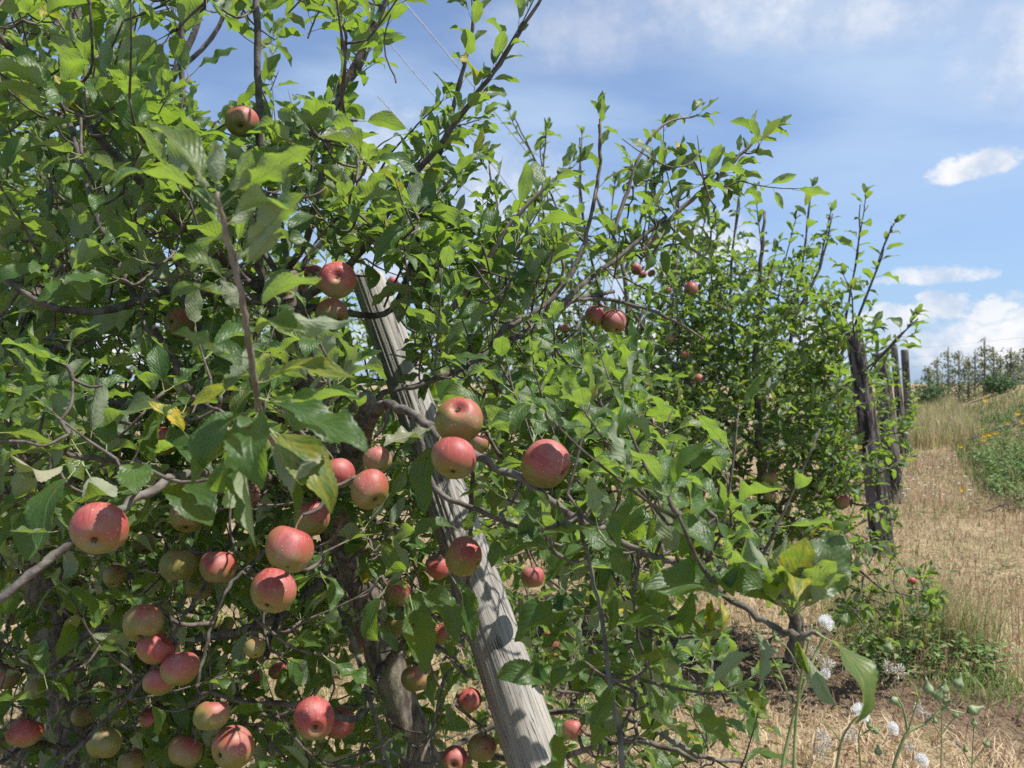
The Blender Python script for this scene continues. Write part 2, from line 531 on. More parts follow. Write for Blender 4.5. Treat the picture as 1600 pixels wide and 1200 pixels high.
def ground_mat():
    m, N = new_mat('straw_ground')
    o = N.n('ShaderNodeTexCoord').outputs['Object']
    n1 = N.noise(o, .5, 5, .6); n2 = N.noise(o, 9, 6, .65); n3 = N.noise(N.map(o, (60, 22, 1)), 1, 4, .6)
    c = N.mix(N.step(n2, .35, .65), (0.15, 0.105, 0.060), (0.35, 0.27, 0.165))
    c = N.mix(N.m('MULTIPLY', N.step(n3, .4, .62), .5), c, (0.44, 0.35, 0.21))
    c = N.mix(N.m('MULTIPLY', N.step(n1, .50, .66), .45), c, (0.27, 0.15, 0.085))
    c = N.mix(N.m('MULTIPLY', N.step(N.noise(o, 2.2, 5), .56, .68), .5), c, (0.10, 0.13, 0.035))
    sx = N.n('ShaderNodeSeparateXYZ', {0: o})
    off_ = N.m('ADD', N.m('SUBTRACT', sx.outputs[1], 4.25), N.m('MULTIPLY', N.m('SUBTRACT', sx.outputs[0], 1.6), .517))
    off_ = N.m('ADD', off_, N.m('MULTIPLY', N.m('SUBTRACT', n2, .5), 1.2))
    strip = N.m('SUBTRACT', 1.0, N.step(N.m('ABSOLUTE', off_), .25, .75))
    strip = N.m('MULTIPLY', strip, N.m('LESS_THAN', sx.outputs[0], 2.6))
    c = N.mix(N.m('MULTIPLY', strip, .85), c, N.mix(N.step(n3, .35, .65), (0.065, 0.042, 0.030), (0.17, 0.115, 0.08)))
    b = N.n('ShaderNodeBump', {'Strength': 1.0, 'Distance': .03, 'Height': N.m('ADD', n2, n3)})
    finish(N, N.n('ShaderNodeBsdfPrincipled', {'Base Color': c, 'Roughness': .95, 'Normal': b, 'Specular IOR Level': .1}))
    return m


M['ground'] = ground_mat()
M['hose'] = simple('black_hose', (0.012, 0.012, 0.013), (0.03, 0.03, 0.03), 30, .45)
M['wire'] = simple('wire_metal', (0.30, 0.31, 0.33), (0.42, 0.43, 0.45), 30, .45)
M['weed_stem'] = simple('weed_stem', (0.17, 0.22, 0.07), (0.30, 0.33, 0.15), 60, .6)
M['weed_bud'] = simple('weed_bud', (0.13, 0.19, 0.07), (0.26, 0.30, 0.16), 120, .6, .6)
M['bud_tip'] = simple('bud_tip', (0.36, 0.20, 0.13), (0.45, 0.36, 0.22), 120, .8)
M['fluff'], _N = new_mat('seed_fluff')
finish(_N, _N.n('ShaderNodeMixShader', {0: .5, 1: _N.n('ShaderNodeBsdfDiffuse', {'Color': (.86, .86, .86)}).outputs[0], 2: _N.n('ShaderNodeBsdfTranslucent', {'Color': (.86, .86, .86)}).outputs[0]}))
M['dull_fluff'] = simple('spent_fluff', (0.45, 0.41, 0.34), (0.66, 0.63, 0.57), 50, 1.0, 0)
M['petal'] = simple('yellow_petal', (0.80, 0.42, 0.02), (0.85, 0.55, 0.03), 50, .6, 0)
M['daisy'] = simple('white_petal', (0.75, 0.75, 0.72), (0.82, 0.82, 0.8), 50, .6, 0)
M['stake'] = simple('stake_wood', (0.16, 0.14, 0.12), (0.27, 0.24, 0.21), 20, .9, .4, .004, 5, (1, 1, .2))

# ------------------------------------------------------------------ the ground
ys = np.concatenate([np.linspace(-4, 12, 65), np.geomspace(12.4, 3500, 70)])
xn = np.concatenate([-np.geomspace(20, 3500, 26)[::-1], np.linspace(-19, 30, 110), np.geomspace(31, 3500, 30)])
GX, GY = np.meshgrid(xn, ys)
GZ = height(GX, GY)
nx, ny = len(xn), len(ys)
ii = (np.arange(ny - 1)[:, None] * nx + np.arange(nx - 1)[None, :]).ravel()
GT = np.concatenate([np.stack([ii, ii + 1, ii + nx + 1], -1), np.stack([ii, ii + nx + 1, ii + nx], -1)])
g = mesh_obj('ground', raw_mesh('ground', np.stack([GX, GY, GZ], -1), GT, [M['ground']]))
tag(g, 'dry straw-covered orchard ground', kind='structure')

# ------------------------------------------------------------------ leaf templates


def leaf_template(nseg, half, serr, bend, fold, twist, ruffle, wid=.29, stalk=True, kinkiness=0.0, rng=None):
    cols = np.linspace(-1, 1, 2 * half + 1)
    ts = np.linspace(0, 1, nseg + 1)
    y = 0.0; z = 0.0
    V = []; UV = []
    ph = rng.random() * 6; k2 = 1.6 + rng.random() * 1.4
    asym = 1 + .08 * (rng.random() - .5)
    petl = .30 if stalk else 0.0
    th0 = .25
    yy = math.cos(th0) * petl; zz = math.sin(th0) * petl
    y, z = yy, zz
    xoff = 0.0
    for i, t in enumerate(ts):
        th = th0 - bend * t + kinkiness * math.sin(t * 7 + ph) * .3
        if i:
            y += math.cos(th) / nseg; z += math.sin(th) / nseg
            xoff += math.sin(twist * .6 * t) * .25 / nseg
        w = wid * (math.sin(PI * min(1, t ** .86)) ** .72 if 0 < t < 1 else 0.0)
        w *= (1 - .25 * smooth01((t - .75) / .25))
        w = max(w, .006)
        fo = fold * (1 - .35 * t)
        tw = twist * t
        for c in cols:
            ww = w * (asym if c > 0 else 1 / asym)
            if serr and abs(c) == 1 and 0 < i < nseg:
                ww *= 1 + serr * (1 if i % 2 else -1)
            lx = c * ww * math.cos(fo * abs(c))
            lz = abs(c) * ww * math.sin(fo) + ruffle * math.sin(k2 * 2 * PI * t + ph + (1.3 if c > 0 else 0)) * c * c * (ww / wid)
            # rotate about the midrib
            rx = lx * math.cos(tw) - lz * math.sin(tw); rz = lx * math.sin(tw) + lz * math.cos(tw)
            V.append((xoff + rx, y - rz * math.sin(th) , z + rz * math.cos(th)))
            UV.append((.5 + c * .5, t))
    nc = len(cols)
    T = []; MI = []
    for i in range(nseg):
        for j in range(nc - 1):
            a = i * nc + j; b = a + 1; c = b + nc; d = a + nc
            if (i + j) % 2: T += [(a, b, c), (a, c, d)]
            else: T += [(a, b, d), (b, c, d)]
            MI += [0, 0]
    if stalk:
        n0 = len(V)
        st = [(0, 0, 0), (0, yy * .5, zz * .35), (0, yy * 1.02, zz)]
        r = [.016, .011, .010]
        for p, q in zip(st, r):
            for a in (0, 2.1, 4.2):
                V.append((p[0] + q * math.cos(a), p[1], p[2] + q * math.sin(a))); UV.append((.5, 0))
        for i in range(2):
            for j in range(3):
                a = n0 + i * 3 + j; b = n0 + i * 3 + (j + 1) % 3
                T += [(a, b, b + 3), (a, b + 3, a + 3)]; MI += [1, 1]
    return np.array(V), np.array(T), np.array(UV), np.array(MI)


LR = np.random.default_rng(3)
TEMPL = {0: [], 1: [], 2: []}
spec = [(.5, .35, .1, .03), (1.0, .5, -.3, .05), (.2, .75, .35, .04), (1.5, .3, .5, .06), (.8, .9, -.5, .05), (-.2, .45, .2, .07), (1.2, .65, .0, .09), (.6, .15, -.2, .05)]
for bnd, fld, tws, ruf in spec:
    TEMPL[0].append(leaf_template(32, 2, .042, bnd, fld, tws, ruf, rng=LR, kinkiness=.8, wid=.242))
    TEMPL[1].append(leaf_template(10, 2, 0, bnd, fld, tws, ruf, rng=LR, wid=.242))
    TEMPL[2].append(leaf_template(4, 1, 0, bnd, fld, tws, ruf, rng=LR, wid=.25, stalk=False))
LEAF_MESH = {}


def leaf_mesh(lod, var, mat):
    k = (lod, var, mat)
    if k not in LEAF_MESH:
        V, T, UV, MI = TEMPL[lod][var]
        LEAF_MESH[k] = raw_mesh('leaf', V, T, [M[mat], M['petiole']], MI, UV)
    return LEAF_MESH[k]


class Tree:
    def __init__(s, root, mat='leaf', yellow=.02):
        s.root = root; s.mat = mat; s.yellow = yellow
        s.p = []; s.d = []; s.n = []; s.L = []; s.w = []; s.var = []; s.tint = []; s.keep = []
        s.nodes = []; s.tw = MB(); s.show = []; s.limb_all = []

    def leaf(s, p, d, n, L, w=1.0, var=None, tint=None, keep=False):
        d = nrm(d); n = np.asarray(n, float); n = nrm(n - d * np.dot(n, d))
        s.p.append(p); s.d.append(d); s.n.append(n); s.L.append(L); s.w.append(w)
        s.var.append(R.integers(8) if var is None else var)
        if tint is None:
            y = 0.0
            if R.random() < s.yellow: y = .5 + .5 * R.random()
            elif R.random() < .12: y = .25 * R.random()
            tint = (min(1, getattr(s, 'base', .3) + .35 * R.random()), y, .45 if R.random() < .012 else 0.0)
        s.tint.append(tint); s.keep.append(keep)

    def limb(s, pts, px_w, name='branch', mat='bark', sides=9, sub=6, jit=.004, show=False, node_from=0.0, knob=.12):
        """pts: (px,py,depth); px_w: widths seen in the photograph at those points"""
        W_ = np.array([P(*q) for q in pts])
        dd = np.array([q[2] for q in pts])
        rr = np.interp(np.linspace(0, 1, len(pts)), np.linspace(0, 1, len(px_w)), px_w) / 2 / F * dd
        c = catmull(W_, sub)
        rad = np.interp(np.linspace(0, 1, len(c)), np.linspace(0, 1, len(rr)), rr)
        c = c + (R.random(c.shape) - .5) * jit
        rad = rad * (1 + .10 * (R.random(len(c)) - .5))
        mb = MB(); mb.tube(c, rad, sides, knob=knob)
        o = mesh_obj(name, mb.mesh(name, [M[mat]]), s.root)
        s.limb_all.append(np.concatenate([c, rad[:, None]], 1))
        k0 = int(node_from * len(c))
        s.nodes += [c[i] for i in range(k0, len(c), 2)]
        if show: s.show.append(c)
        return c, rad


def rdir():
    v = R.normal(size=3)
    return v / np.linalg.norm(v)


UPV = np.array([0, 0, 1.0])


def leaf_normal(d, up=.8, rnd=.5):
    return UPV * up + np.array([SUN[0], SUN[1], 0]) * .3 + rdir() * rnd


def spur(t, p, d, n, L, stub=.02):
    d = nrm(d)
    t.base = R.random() * .65
    q = p + d * stub
    t.tw.tube([p, (p + q) / 2 + rdir() * .002, q], [.0032, .003, .0026], 5)
    a0 = R.random() * 6
    u = nrm(np.cross(d, rdir())); w = np.cross(d, u)
    for i in range(n):
        a = a0 + i * 2.4
        el = R.uniform(.5, 1.2)
        ld = d * math.cos(el) + (u * math.cos(a) + w * math.sin(a)) * math.sin(el)
        ld = ld + UPV * (-.12)
        t.leaf(q, ld, leaf_normal(ld), L * R.uniform(.6, 1.12), R.uniform(.85, 1.15))


def shoot(t, p, d, length, nl, L, r0=.0028, trop=.35, droop=.15, tip=True, mb=None, wob=.12, mi=0, taperL=True):
    t.base = R.random() * .65
    d = nrm(d); seg = max(3, int(length / .035))
    pts = [p]
    for i in range(seg):
        d = nrm(d + UPV * trop / seg + rdir() * wob / math.sqrt(seg))
        pts.append(pts[-1] + d * length / seg)
    pts = np.array(pts)
    if pts[0][1] < 2.2 and not clear_view(pts): return pts
    (mb or t.tw).tube(pts, np.linspace(r0, r0 * .45, len(pts)), 5, mi)
    a = R.random() * 6
    for i in range(nl):
        f = (i + .6) / nl
        x = f * seg; k = min(int(x), seg - 1)
        q = pts[k] + (pts[k + 1] - pts[k]) * (x - k)
        ax = nrm(pts[k + 1] - pts[k])
        a += 2.4 + R.normal() * .3
        u = nrm(np.cross(ax, [0.3, .5, .8])); w = np.cross(ax, u)
        rad = u * math.cos(a) + w * math.sin(a)
        op = .95 - .45 * f
        ld = ax * (1 - op * .6) + rad * op - UPV * droop * (1 - .6 * f)
        s_ = L * (1 - .45 * max(0, f - .55) / .45 if taperL else 1) * R.uniform(.6, 1.15)
        t.leaf(q, ld, leaf_normal(ld) + ax * .3, s_, R.uniform(.85, 1.12))
    if tip:
        for i in range(3):
            a += 2.4
            rad = u * math.cos(a) + w * math.sin(a)
            ld = ax + rad * .35
            t.leaf(pts[-1], ld, leaf_normal(ld), L * R.uniform(.4, .6), .8)
    return pts


def nearest(t, q):
    N_ = np.array(t.nodes) if not hasattr(t, '_arr') or len(t._arr) != len(t.nodes) else t._arr
    t._arr = N_
    dd = np.linalg.norm(N_ - q, axis=1)
    i = int(np.argmin(dd))
    return N_[i], dd[i]


def connect(t, q, r=.0026, maxd=.6, mb=None, check=False):
    n, dist = nearest(t, q)
    if dist < .012 or dist > maxd: return n, dist
    mid = (n + q) / 2 - UPV * dist * .12 + rdir() * dist * .10
    pts = catmull([n, mid, q], 3)
    if check and not clear_view(pts): return n, 99.0
    rb = r * (1 + dist * 2)
    (mb or t.tw).tube(pts, np.linspace(rb * 1.4, rb, len(pts)), 5)
    for k in (2, 4, len(pts) - 1):
        if k < len(pts): t.nodes.append(pts[k])
    return n, dist


def fill(t, poly, d0, d1, n, L, up=.3, slen=(.06, .2), nl=(4, 8), pspur=.5, maxd=.45, forbid=None, bias=1.0, droop=.15, dbias=1.0):
    xs = [q[0] for q in poly]; ysn = [q[1] for q in poly]
    cand = []
    while len(cand) < n:
        k = n * 2
        x = R.uniform(min(xs), max(xs), k); y = R.uniform(min(ysn), max(ysn), k)
        ok = in_poly(x, y, poly)
        if forbid:
            for fp in forbid: ok &= ~in_poly(x, y, fp)
        for a, b in zip(x[ok], y[ok]):
            cand.append(P(a, b, d0 + (d1 - d0) * R.random() ** dbias))
    cand = np.array(cand[:n])
    cand = cand[cand[:, 2] > .12]
    N_ = np.array(t.nodes)
    dm = np.array([np.min(np.linalg.norm(N_ - q, axis=1)) for q in cand])
    for q in cand[np.argsort(dm)]:
        base, dist = nearest(t, q)
        if dist > maxd: continue
        if connect(t, q, .0016, maxd, check=q[1] < 2.4)[1] > 90: continue
        outd = nrm(q - base) if dist > .02 else rdir()
        d = nrm(outd * .6 + UPV * up + rdir() * .7)
        if R.random() < pspur:
            spur(t, q, d, int(R.integers(nl[0], nl[1])), L)
        else:
            pts = shoot(t, q, d, R.uniform(*slen), int(R.integers(nl[0], nl[1] + 2)), L, .0022, droop=droop)
            t.nodes.append(pts[len(pts) // 2])


def pshoot(t, pts, w, nl, L, show=False, name='shoot', mat='shoot', d_leaf=.15, op0=.95, sub=6, own=True, taper=True):
    """a long leafy shoot through given points (px,py,depth)"""
    c = catmull(np.array([P(*q) for q in pts]), sub)
    tt_ = np.linspace(0, 1, len(c))
    for _ in range(3):
        c = c + np.outer(np.sin(tt_ * R.uniform(2, 9) + R.random() * 6) * tt_, rdir()) * .0035 * pts[0][2]
    c = c + (R.random(c.shape) - .5) * .003
    dd = np.mean([q[2] for q in pts])
    rad = np.linspace(w[0], w[1], len(c)) / 2 / F * dd
    if own:
        mb = MB(); mb.tube(c, rad, 7, knob=.1)
        mesh_obj(name, mb.mesh(name, [M[mat]]), t.root)
    else:
        t.tw.tube(c, rad, 5)
    t.nodes += list(c[::3])
    if show: t.show.append(c)
    a = R.random() * 6
    n = len(c)
    for i in range(nl):
        f = min(.98, max(.02, (i + .5 + R.uniform(-.6, .6)) / nl))
        x = f * (n - 1); k = min(int(x), n - 2)
        q = c[k] + (c[k + 1] - c[k]) * (x - k)
        ax = nrm(c[k + 1] - c[k])
        a += 2.4 + R.normal() * .3
        u = nrm(np.cross(ax, [0.3, .5, .8])); v = np.cross(ax, u)
        r_ = u * math.cos(a) + v * math.sin(a)
        op = op0 - .4 * f
        ld = ax * (1 - op * .6) + r_ * op - UPV * d_leaf * (1 - f)
        s_ = L * (1 - .4 * max(0, f - .6) / .4 if taper else 1) * R.uniform(.55, 1.15)
        t.leaf(q, ld, leaf_normal(ld) + ax * .3, s_, R.uniform(.85, 1.15))
    for i in range(4):
        a += 2.4
        ld = ax + (u * math.cos(a) + v * math.sin(a)) * .45
        t.leaf(c[-1], ld, leaf_normal(ld), L * R.uniform(.45, .7), .8)
    return c


HW = [.86]


def hero(t, b, e, wid, facing, var=0, tint=None, stalk=True):
    """single big leaf: base and tip (px,py,depth), relative width, facing = direction its upper side looks"""
    B, E = P(*b), P(*e)
    v = E - B
    L = np.linalg.norm(v) / 1.22
    t.leaf(B, v, facing, L, wid * HW[0] * R.uniform(.92, 1.08), var, tint, keep=True)


AP = [
    # px, py, diameter px, redness, calyx direction or None, tree, label
    (378, 190, 50, .15, (.1, -.7, -.6), 'A', 'highest apple, green with a brownish blush and dark scab marks, behind the upright stem'),
    (527, 437, 60, .6, (.25, -.93, .1), 'A', 'red apple with its eye facing out, touching the top of the big grey post'),
    (519, 492, 54, .0, (.6, -.5, -.4), 'A', 'yellow and red apple right below the red one at the top of the grey post'),
    (459, 455, 42, .8, None, 'A', 'bright red apple half hidden by a pale leaf left of the post top pair'),
    (449, 429, 32, -.1, None, 'A', 'small orange apple peeking out above the half hidden red one'),
    (492, 431, 34, .6, None, 'A', 'dark red apple tucked behind the eye-forward apple at the post top'),
    (280, 504, 46, -.15, (-.3, -.9, 0), 'A', 'lone orange-olive apple hanging under the long horizontal branch on the left'),
    (268, 602, 28, -1, None, 'A', 'small yellow-green apple in the shade above the yellow leaf'),
    (717, 656, 76, .25, (0, -.75, .55), 'A', 'upper apple of the stacked pair before the grey post, red and green, eye up'),
    (709, 716, 70, .3, (0, -.62, -.75), 'A', 'lower apple of the stacked pair before the grey post, russet red and green'),
    (853, 725, 80, .75, (.80, -.42, -.42), 'A', 'large single pinkish red apple resting on the low right limb'),
    (748, 692, 34, .2, None, 'A', 'small apple peeking out behind the stacked pair'),
    (725, 870, 63, .15, (.85, -.3, -.35), 'A', 'orange-red apple in front of the sunlit face of the grey post'),
    (684, 886, 42, .7, None, 'A', 'shaded dark red apple behind the one in front of the post'),
    (832, 902, 39, .5, None, 'A', 'small lone red apple to the right of the grey post in the open'),
    (868, 1005, 42, .3, None, 'A', 'red-green apple behind drooping leaves right of the lower post'),
    (590, 718, 44, .1, None, 'A', 'uppermost apple of the trio left of the post, russet pink and green'),
    (578, 765, 62, .2, (.5, -.6, -.6), 'A', 'large russet pink apple at the bottom of the trio left of the post'),
    (527, 740, 54, .8, None, 'A', 'deep red apple at the left of the trio beside the post'),
    (474, 718, 60, .0, None, 'A', 'apple with red top and yellow base behind a big withered pale leaf'),
    (254, 690, 50, .4, None, 'A', 'pinkish apple behind leaves above the sunlit left branch'),
    (306, 702, 44, .2, None, 'A', 'dull shaded apple behind leaves, right of the pinkish one'),
    (155, 826, 85, .6, (.2, -.85, -.4), 'A', 'big red apple at the left, resting against the sunlit grey branch'),
    (294, 806, 58, .05, (.1, -.6, -.7), 'A', 'orange apple with a russet scar, hanging under the branch right of the big left apple'),
    (487, 811, 58, .25, None, 'A', 'top apple of the leaning stack of three, orange-red over yellow'),
    (452, 858, 76, .3, None, 'A', 'middle and largest apple of the leaning stack of three'),
    (427, 923, 72, .25, (-.15, -.7, -.65), 'A', 'bottom apple of the leaning stack of three, with its eye showing'),
    (341, 886, 58, .15, (0, -.3, -.9), 'A', 'orange apple with a bright sun spot, left of the stack of three'),
    (280, 882, 58, -.6, None, 'A', 'yellow-green apple in shade, left of the orange one with the sun spot'),
    (310, 916, 42, -.7, None, 'A', 'dull green apple just below and behind the orange one with the sun spot'),
    (224, 974, 62, -.15, None, 'A', 'olive and pink apple on top of the cluster of four at lower left'),
    (242, 1013, 54, .7, None, 'A', 'glossy crimson apple in the middle of the cluster of four at lower left'),
    (281, 1045, 60, .3, (.1, -.4, -.9), 'A', 'red and green apple on the right of the cluster of four at lower left'),
    (248, 1066, 46, .2, None, 'A', 'brownish red apple hidden at the bottom of the cluster of four at lower left'),
    (331, 1118, 54, -.25, None, 'A', 'golden olive apple just below the cluster of four'),
    (289, 1174, 52, .05, (-.2, -.5, -.8), 'A', 'orange apple under a crumpled pale leaf at the bottom edge'),
    (364, 1168, 66, .1, (-.5, -.8, -.1), 'A', 'large orange-red apple at the bottom edge with a leaf across it'),
    (491, 1123, 64, .6, (.3, -.9, -.2), 'A', 'bright crimson apple with its eye facing out, left one of the low pair'),
    (530, 1130, 50, .7, None, 'A', 'crimson apple partly behind its neighbour, right one of the low pair'),
    (38, 1145, 52, .35, None, 'A', 'scabby red apple in the lower left corner'),
    (60, 1075, 40, -.6, None, 'B', 'green apple in shade above the scabby corner apple'),
    (163, 1160, 54, -.8, None, 'A', 'yellow-green apple behind leaves near the slanting dark twig at lower left'),
    (650, 1060, 48, -.2, None, 'A', 'golden olive apple close to the trunk, left of the lower grey post'),
    (732, 1095, 42, .35, None, 'A', 'red apple with withered blossom, against the left edge of the grey post'),
    (753, 1168, 46, -.15, None, 'A', 'half shaded yellow apple at the left foot of the visible post'),
    (710, 1188, 44, .35, (0, -.95, .1), 'A', 'pale red apple with its eye out at the bottom edge by the post'),
    (692, 990, 36, .3, None, 'A', 'small red and green apple on the shaded left side of the post'),
    (929, 494, 33, .4, None, 'A', 'left, partly hidden apple of the pair high on the right limb'),
    (959, 503, 42, .45, (.2, -.5, -.8), 'A', 'right, fully visible apple of the pair high on the right limb'),
    (226, 850, 36, -.7, None, 'B', 'green apple behind the big red left apple'),
    (345, 975, 38, -.9, None, 'B', 'pale yellow-green apple deep in shade behind the long hanging twig'),
    (434, 1048, 30, .2, None, 'B', 'small pink apple deep in shade below the stack of three'),
    (236, 1122, 34, .5, None, 'A', 'dark red apple barely visible under big leaves at lower left'),
    (443, 1078, 30, -.6, None, 'B', 'small yellow apple deep in shade above the low crimson pair'),
    (620, 925, 46, .1, None, 'A', 'orange apple hidden behind crinkled leaves left of the post'),
    (622, 975, 40, -.6, None, 'A', 'olive apple hanging beneath the orange one behind crinkled leaves'),
    (686, 932, 34, -.7, None, 'A', 'yellow-green apple wedged between the leaves and the post'),
    (895, 1140, 36, .4, (0, -.35, -.95), 'A', 'pinkish apple low behind leaves to the right of the post'),
    (430, 330, 20, .5, None, 'B', 'tiny pink apple high up behind the close-up shoot'),
    (195, 585, 22, .1, None, 'B', 'tiny orange apple in deep shade at left centre'),
    (18, 968, 20, -.2, None, 'B', 'tiny pale orange apple at the left edge'),
    (50, 912, 34, -.8, None, 'B', 'green apple half hidden below the sunlit branch at the left'),
    (180, 900, 36, -.6, None, 'A', 'green apple in shade between the big left apple and the olive one'),
    (120, 912, 26, -.8, None, 'B', 'little green apple in shade below the big left apple'),
    (398, 1012, 34, -.5, None, 'B', 'dull olive apple deep in shade right of the cluster of four'),
    (100, 1012, 32, -.9, None, 'B', 'yellow-green apple deep in shade at lower left above the green one'),
    (130, 1118, 36, -.5, None, 'B', 'olive apple in shade between the scabby corner apple and the yellow-green one'),
    (560, 1010, 30, -.3, None, 'B', 'small olive apple in the gap just left of the trunk'),
    (12, 1060, 34, -.2, None, 'B', 'apple cut by the left edge above the scabby corner apple'),
    (402, 1060, 26, .4, None, 'B', 'tiny red apple deep in shade left of the small pink one'),
    (205, 1190, 40, -.7, None, 'A', 'green apple at the bottom edge below the yellow-green one'),
    (613, 440, 16, .6, None, 'C', 'tiny red apple beyond the top of the grey post'),
    (1080, 451, 22, .8, None, 'D', 'bright red apple high in the second row tree'),
    (1092, 592, 18, .6, None, 'D', 'red apple at mid height in the second row tree'),
    (1070, 554, 14, .3, None, 'D', 'small orange apple above the mid height red one in the second row'),
    (1046, 530, 14, .1, None, 'D', 'small dull apple left of the small orange one in the second row'),
    (994, 421, 18, .8, None, 'C', 'topmost red apple of the little bunch in the slender second row tree'),
    (1004, 429, 14, .7, None, 'C', 'middle red apple of the little bunch in the slender second row tree'),
    (1018, 427, 13, .7, None, 'C', 'rightmost red apple of the little bunch in the slender second row tree'),
    (1043, 453, 14, .6, None, 'C', 'lone small red apple just right of the little bunch'),
    (882, 514, 16, .4, None, 'C', 'small brownish red apple seen below the high right pair'),
    (1203, 747, 26, -.1, None, 'D', 'orange-green apple against the dark trunk of the second row tree'),
    (1203, 775, 20, -.1, None, 'D', 'small orange apple right under the one against the dark trunk'),
    (1133, 776, 15, .2, None, 'D', 'small pinkish apple low on the left of the second row tree'),
    (1316, 785, 24, .2, None, 'D', 'reddish green apple low on the right of the second row tree'),
    (1425, 908, 13, .6, None, 'D', 'tiny red apple on the low bushy branch near the tall grass'),
]


def apple_depth(i):
    px, py, dia, red, cal, tr, lab = AP[i]
    if tr == 'A': d = float(np.clip(.067 * F / dia, .95, 1.75))
    elif tr == 'B': d = float(np.clip(.067 * F / dia, 1.7, 2.3))
    elif tr == 'C': d = 4.85
    else: d = 4.05
    if i in (5, 3, 4): d += .14
    if lab.startswith('small apple peeking'): d = 1.2
    if 'trio' in lab: d = {44: 1.22, 62: 1.12, 54: 1.19}[dia]
    if 'pair before' in lab: d = 1.06
    if lab.startswith('big red apple at the left'): d = .88
    if 'pair high' in lab: d = 1.86
    if 'cluster of four' in lab: d = 1.2
    return d


APS = np.array([(a[0], a[1], a[2], apple_depth(i)) for i, a in enumerate(AP)])
POST_POLY = [(545, 434), (600, 434), (640, 600), (740, 800), (800, 960), (885, 1210), (775, 1210), (700, 960), (632, 780), (585, 600)]


def clear_view(pts):
    """twigs do not grow in front of the fruit or the post"""
    x, y, z = proj(np.asarray(pts))
    for q in zip(x, y, z):
        if np.any((np.hypot(APS[:, 0] - q[0], APS[:, 1] - q[1]) < APS[:, 2] * .5 + 3) & (q[2] < APS[:, 3])): return False
    if any(np.any(in_poly(x, y, fp)) for fp in globals().get('sky_open', [])[1:]): return False
    return not np.any(in_poly(x, y, POST_POLY) & (z < 2.0))


# ------------------------------------------------------------------ row 1: the near trees
t = empty('apple_tree', 'nearest apple tree, laden with red apples, trunk just left of the big grey post', 'apple tree', (0.03, 1.9, 0))
A = Tree(t)
t = empty('apple_tree', 'leftmost apple tree of the near row, with a rough trunk and thick crooked limbs', 'apple tree', (-1.2, 2.2, 0))
B = Tree(t)
t = empty('apple_tree', 'dense shaded apple tree seen only through gaps behind the leftmost rough-trunked tree', 'apple tree', (-2.3, 3.3, 0))
E = Tree(t)

# tree A: trunk and limbs
A.limb([(822, 1640, 1.9), (735, 1400, 1.88), (655, 1180, 1.86), (610, 1050, 1.85), (562, 925, 1.84), (530, 830, 1.83), (505, 720, 1.8), (480, 600, 1.78), (452, 490, 1.75), (436, 440, 1.74)],
       [78, 70, 60, 56, 60, 56, 52, 50, 62, 66], 'trunk', 'trunk', 18, 8, .008, node_from=.35, show=True, knob=.1)
A.limb([(528, 800, 1.78), (548, 730, 1.62), (556, 660, 1.5), (575, 625, 1.42)], [48, 44, 42, 30], 'branch', 'trunk', 14, 6, .006)
c8, _ = A.limb([(560, 700, 1.5), (580, 655, 1.36), (600, 632, 1.28), (650, 650, 1.18), (700, 690, 1.1), (760, 720, 1.04), (840, 765, 1.01), (905, 812, .98), (1000, 858, .93), (1060, 885, .9), (1130, 930, .86), (1195, 972, .81), (1250, 995, .77), (1292, 985, .76)],
               [30, 18, 15, 14, 13, 13, 13, 12, 10, 9, 9, 10, 11, 5], show=True, knob=.3, jit=.006)
A.limb([(650, 655, 1.2), (680, 762, 1.18), (760, 802, 1.12), (862, 850, 1.05)], [9, 9, 8, 6], show=True)
A.limb([(440, 470, 1.74), (380, 430, 1.68), (330, 388, 1.62), (245, 312, 1.54), (165, 225, 1.46), (100, 155, 1.4), (40, 95, 1.35), (-20, 40, 1.3)], [24, 18, 15, 14, 14, 13, 12, 10], show=True)
A.limb([(430, 480, 1.74), (330, 530, 1.8), (270, 440, 1.85), (205, 340, 1.85), (150, 290, 1.85), (120, 250, 1.85), (80, 170, 1.9)], [16, 12, 12, 11, 10, 8, 7])
A.limb([(418, 490, 1.74), (330, 640, 1.62), (270, 560, 1.6), (215, 470, 1.6), (165, 370, 1.62), (130, 265, 1.66), (100, 150, 1.7), (90, 20, 1.75)], [10, 12, 12, 11, 10, 9, 8, 6], show=True)
A.limb([(432, 450, 1.72), (408, 430, 1.66), (404, 330, 1.64), (405, 200, 1.62), (403, 100, 1.6), (400, -30, 1.6)], [18, 13, 12, 12, 11, 10], show=True)
A.limb([(440, 440, 1.76), (370, 330, 1.9), (290, 260, 1.95), (285, 120, 1.95), (282, -30, 1.95)], [12, 9, 9, 8, 7])
A.limb([(440, 430, 1.76), (480, 370, 1.72), (505, 260, 1.68), (530, 150, 1.66), (560, 90, 1.66), (600, 10, 1.66), (620, -40, 1.66)], [14, 11, 11, 11, 11, 10, 8], show=True)
A.limb([(450, 420, 1.76), (430, 250, 1.95), (500, 170, 1.95), (560, 110, 1.9), (595, 10, 1.9)], [10, 8, 8, 7, 6])
A.limb([(470, 470, 1.74), (560, 400, 1.62), (625, 300, 1.55), (680, 235, 1.5), (735, 160, 1.47), (790, 85, 1.45), (850, -10, 1.44)], [15, 12, 10, 9, 8, 7, 5])
A.limb([(480, 480, 1.74), (600, 490, 1.72), (640, 420, 1.7), (655, 350, 1.7), (668, 290, 1.7), (700, 200, 1.66), (735, 60, 1.62), (742, -10, 1.6)], [12, 10, 10, 9, 8, 7, 6, 4])
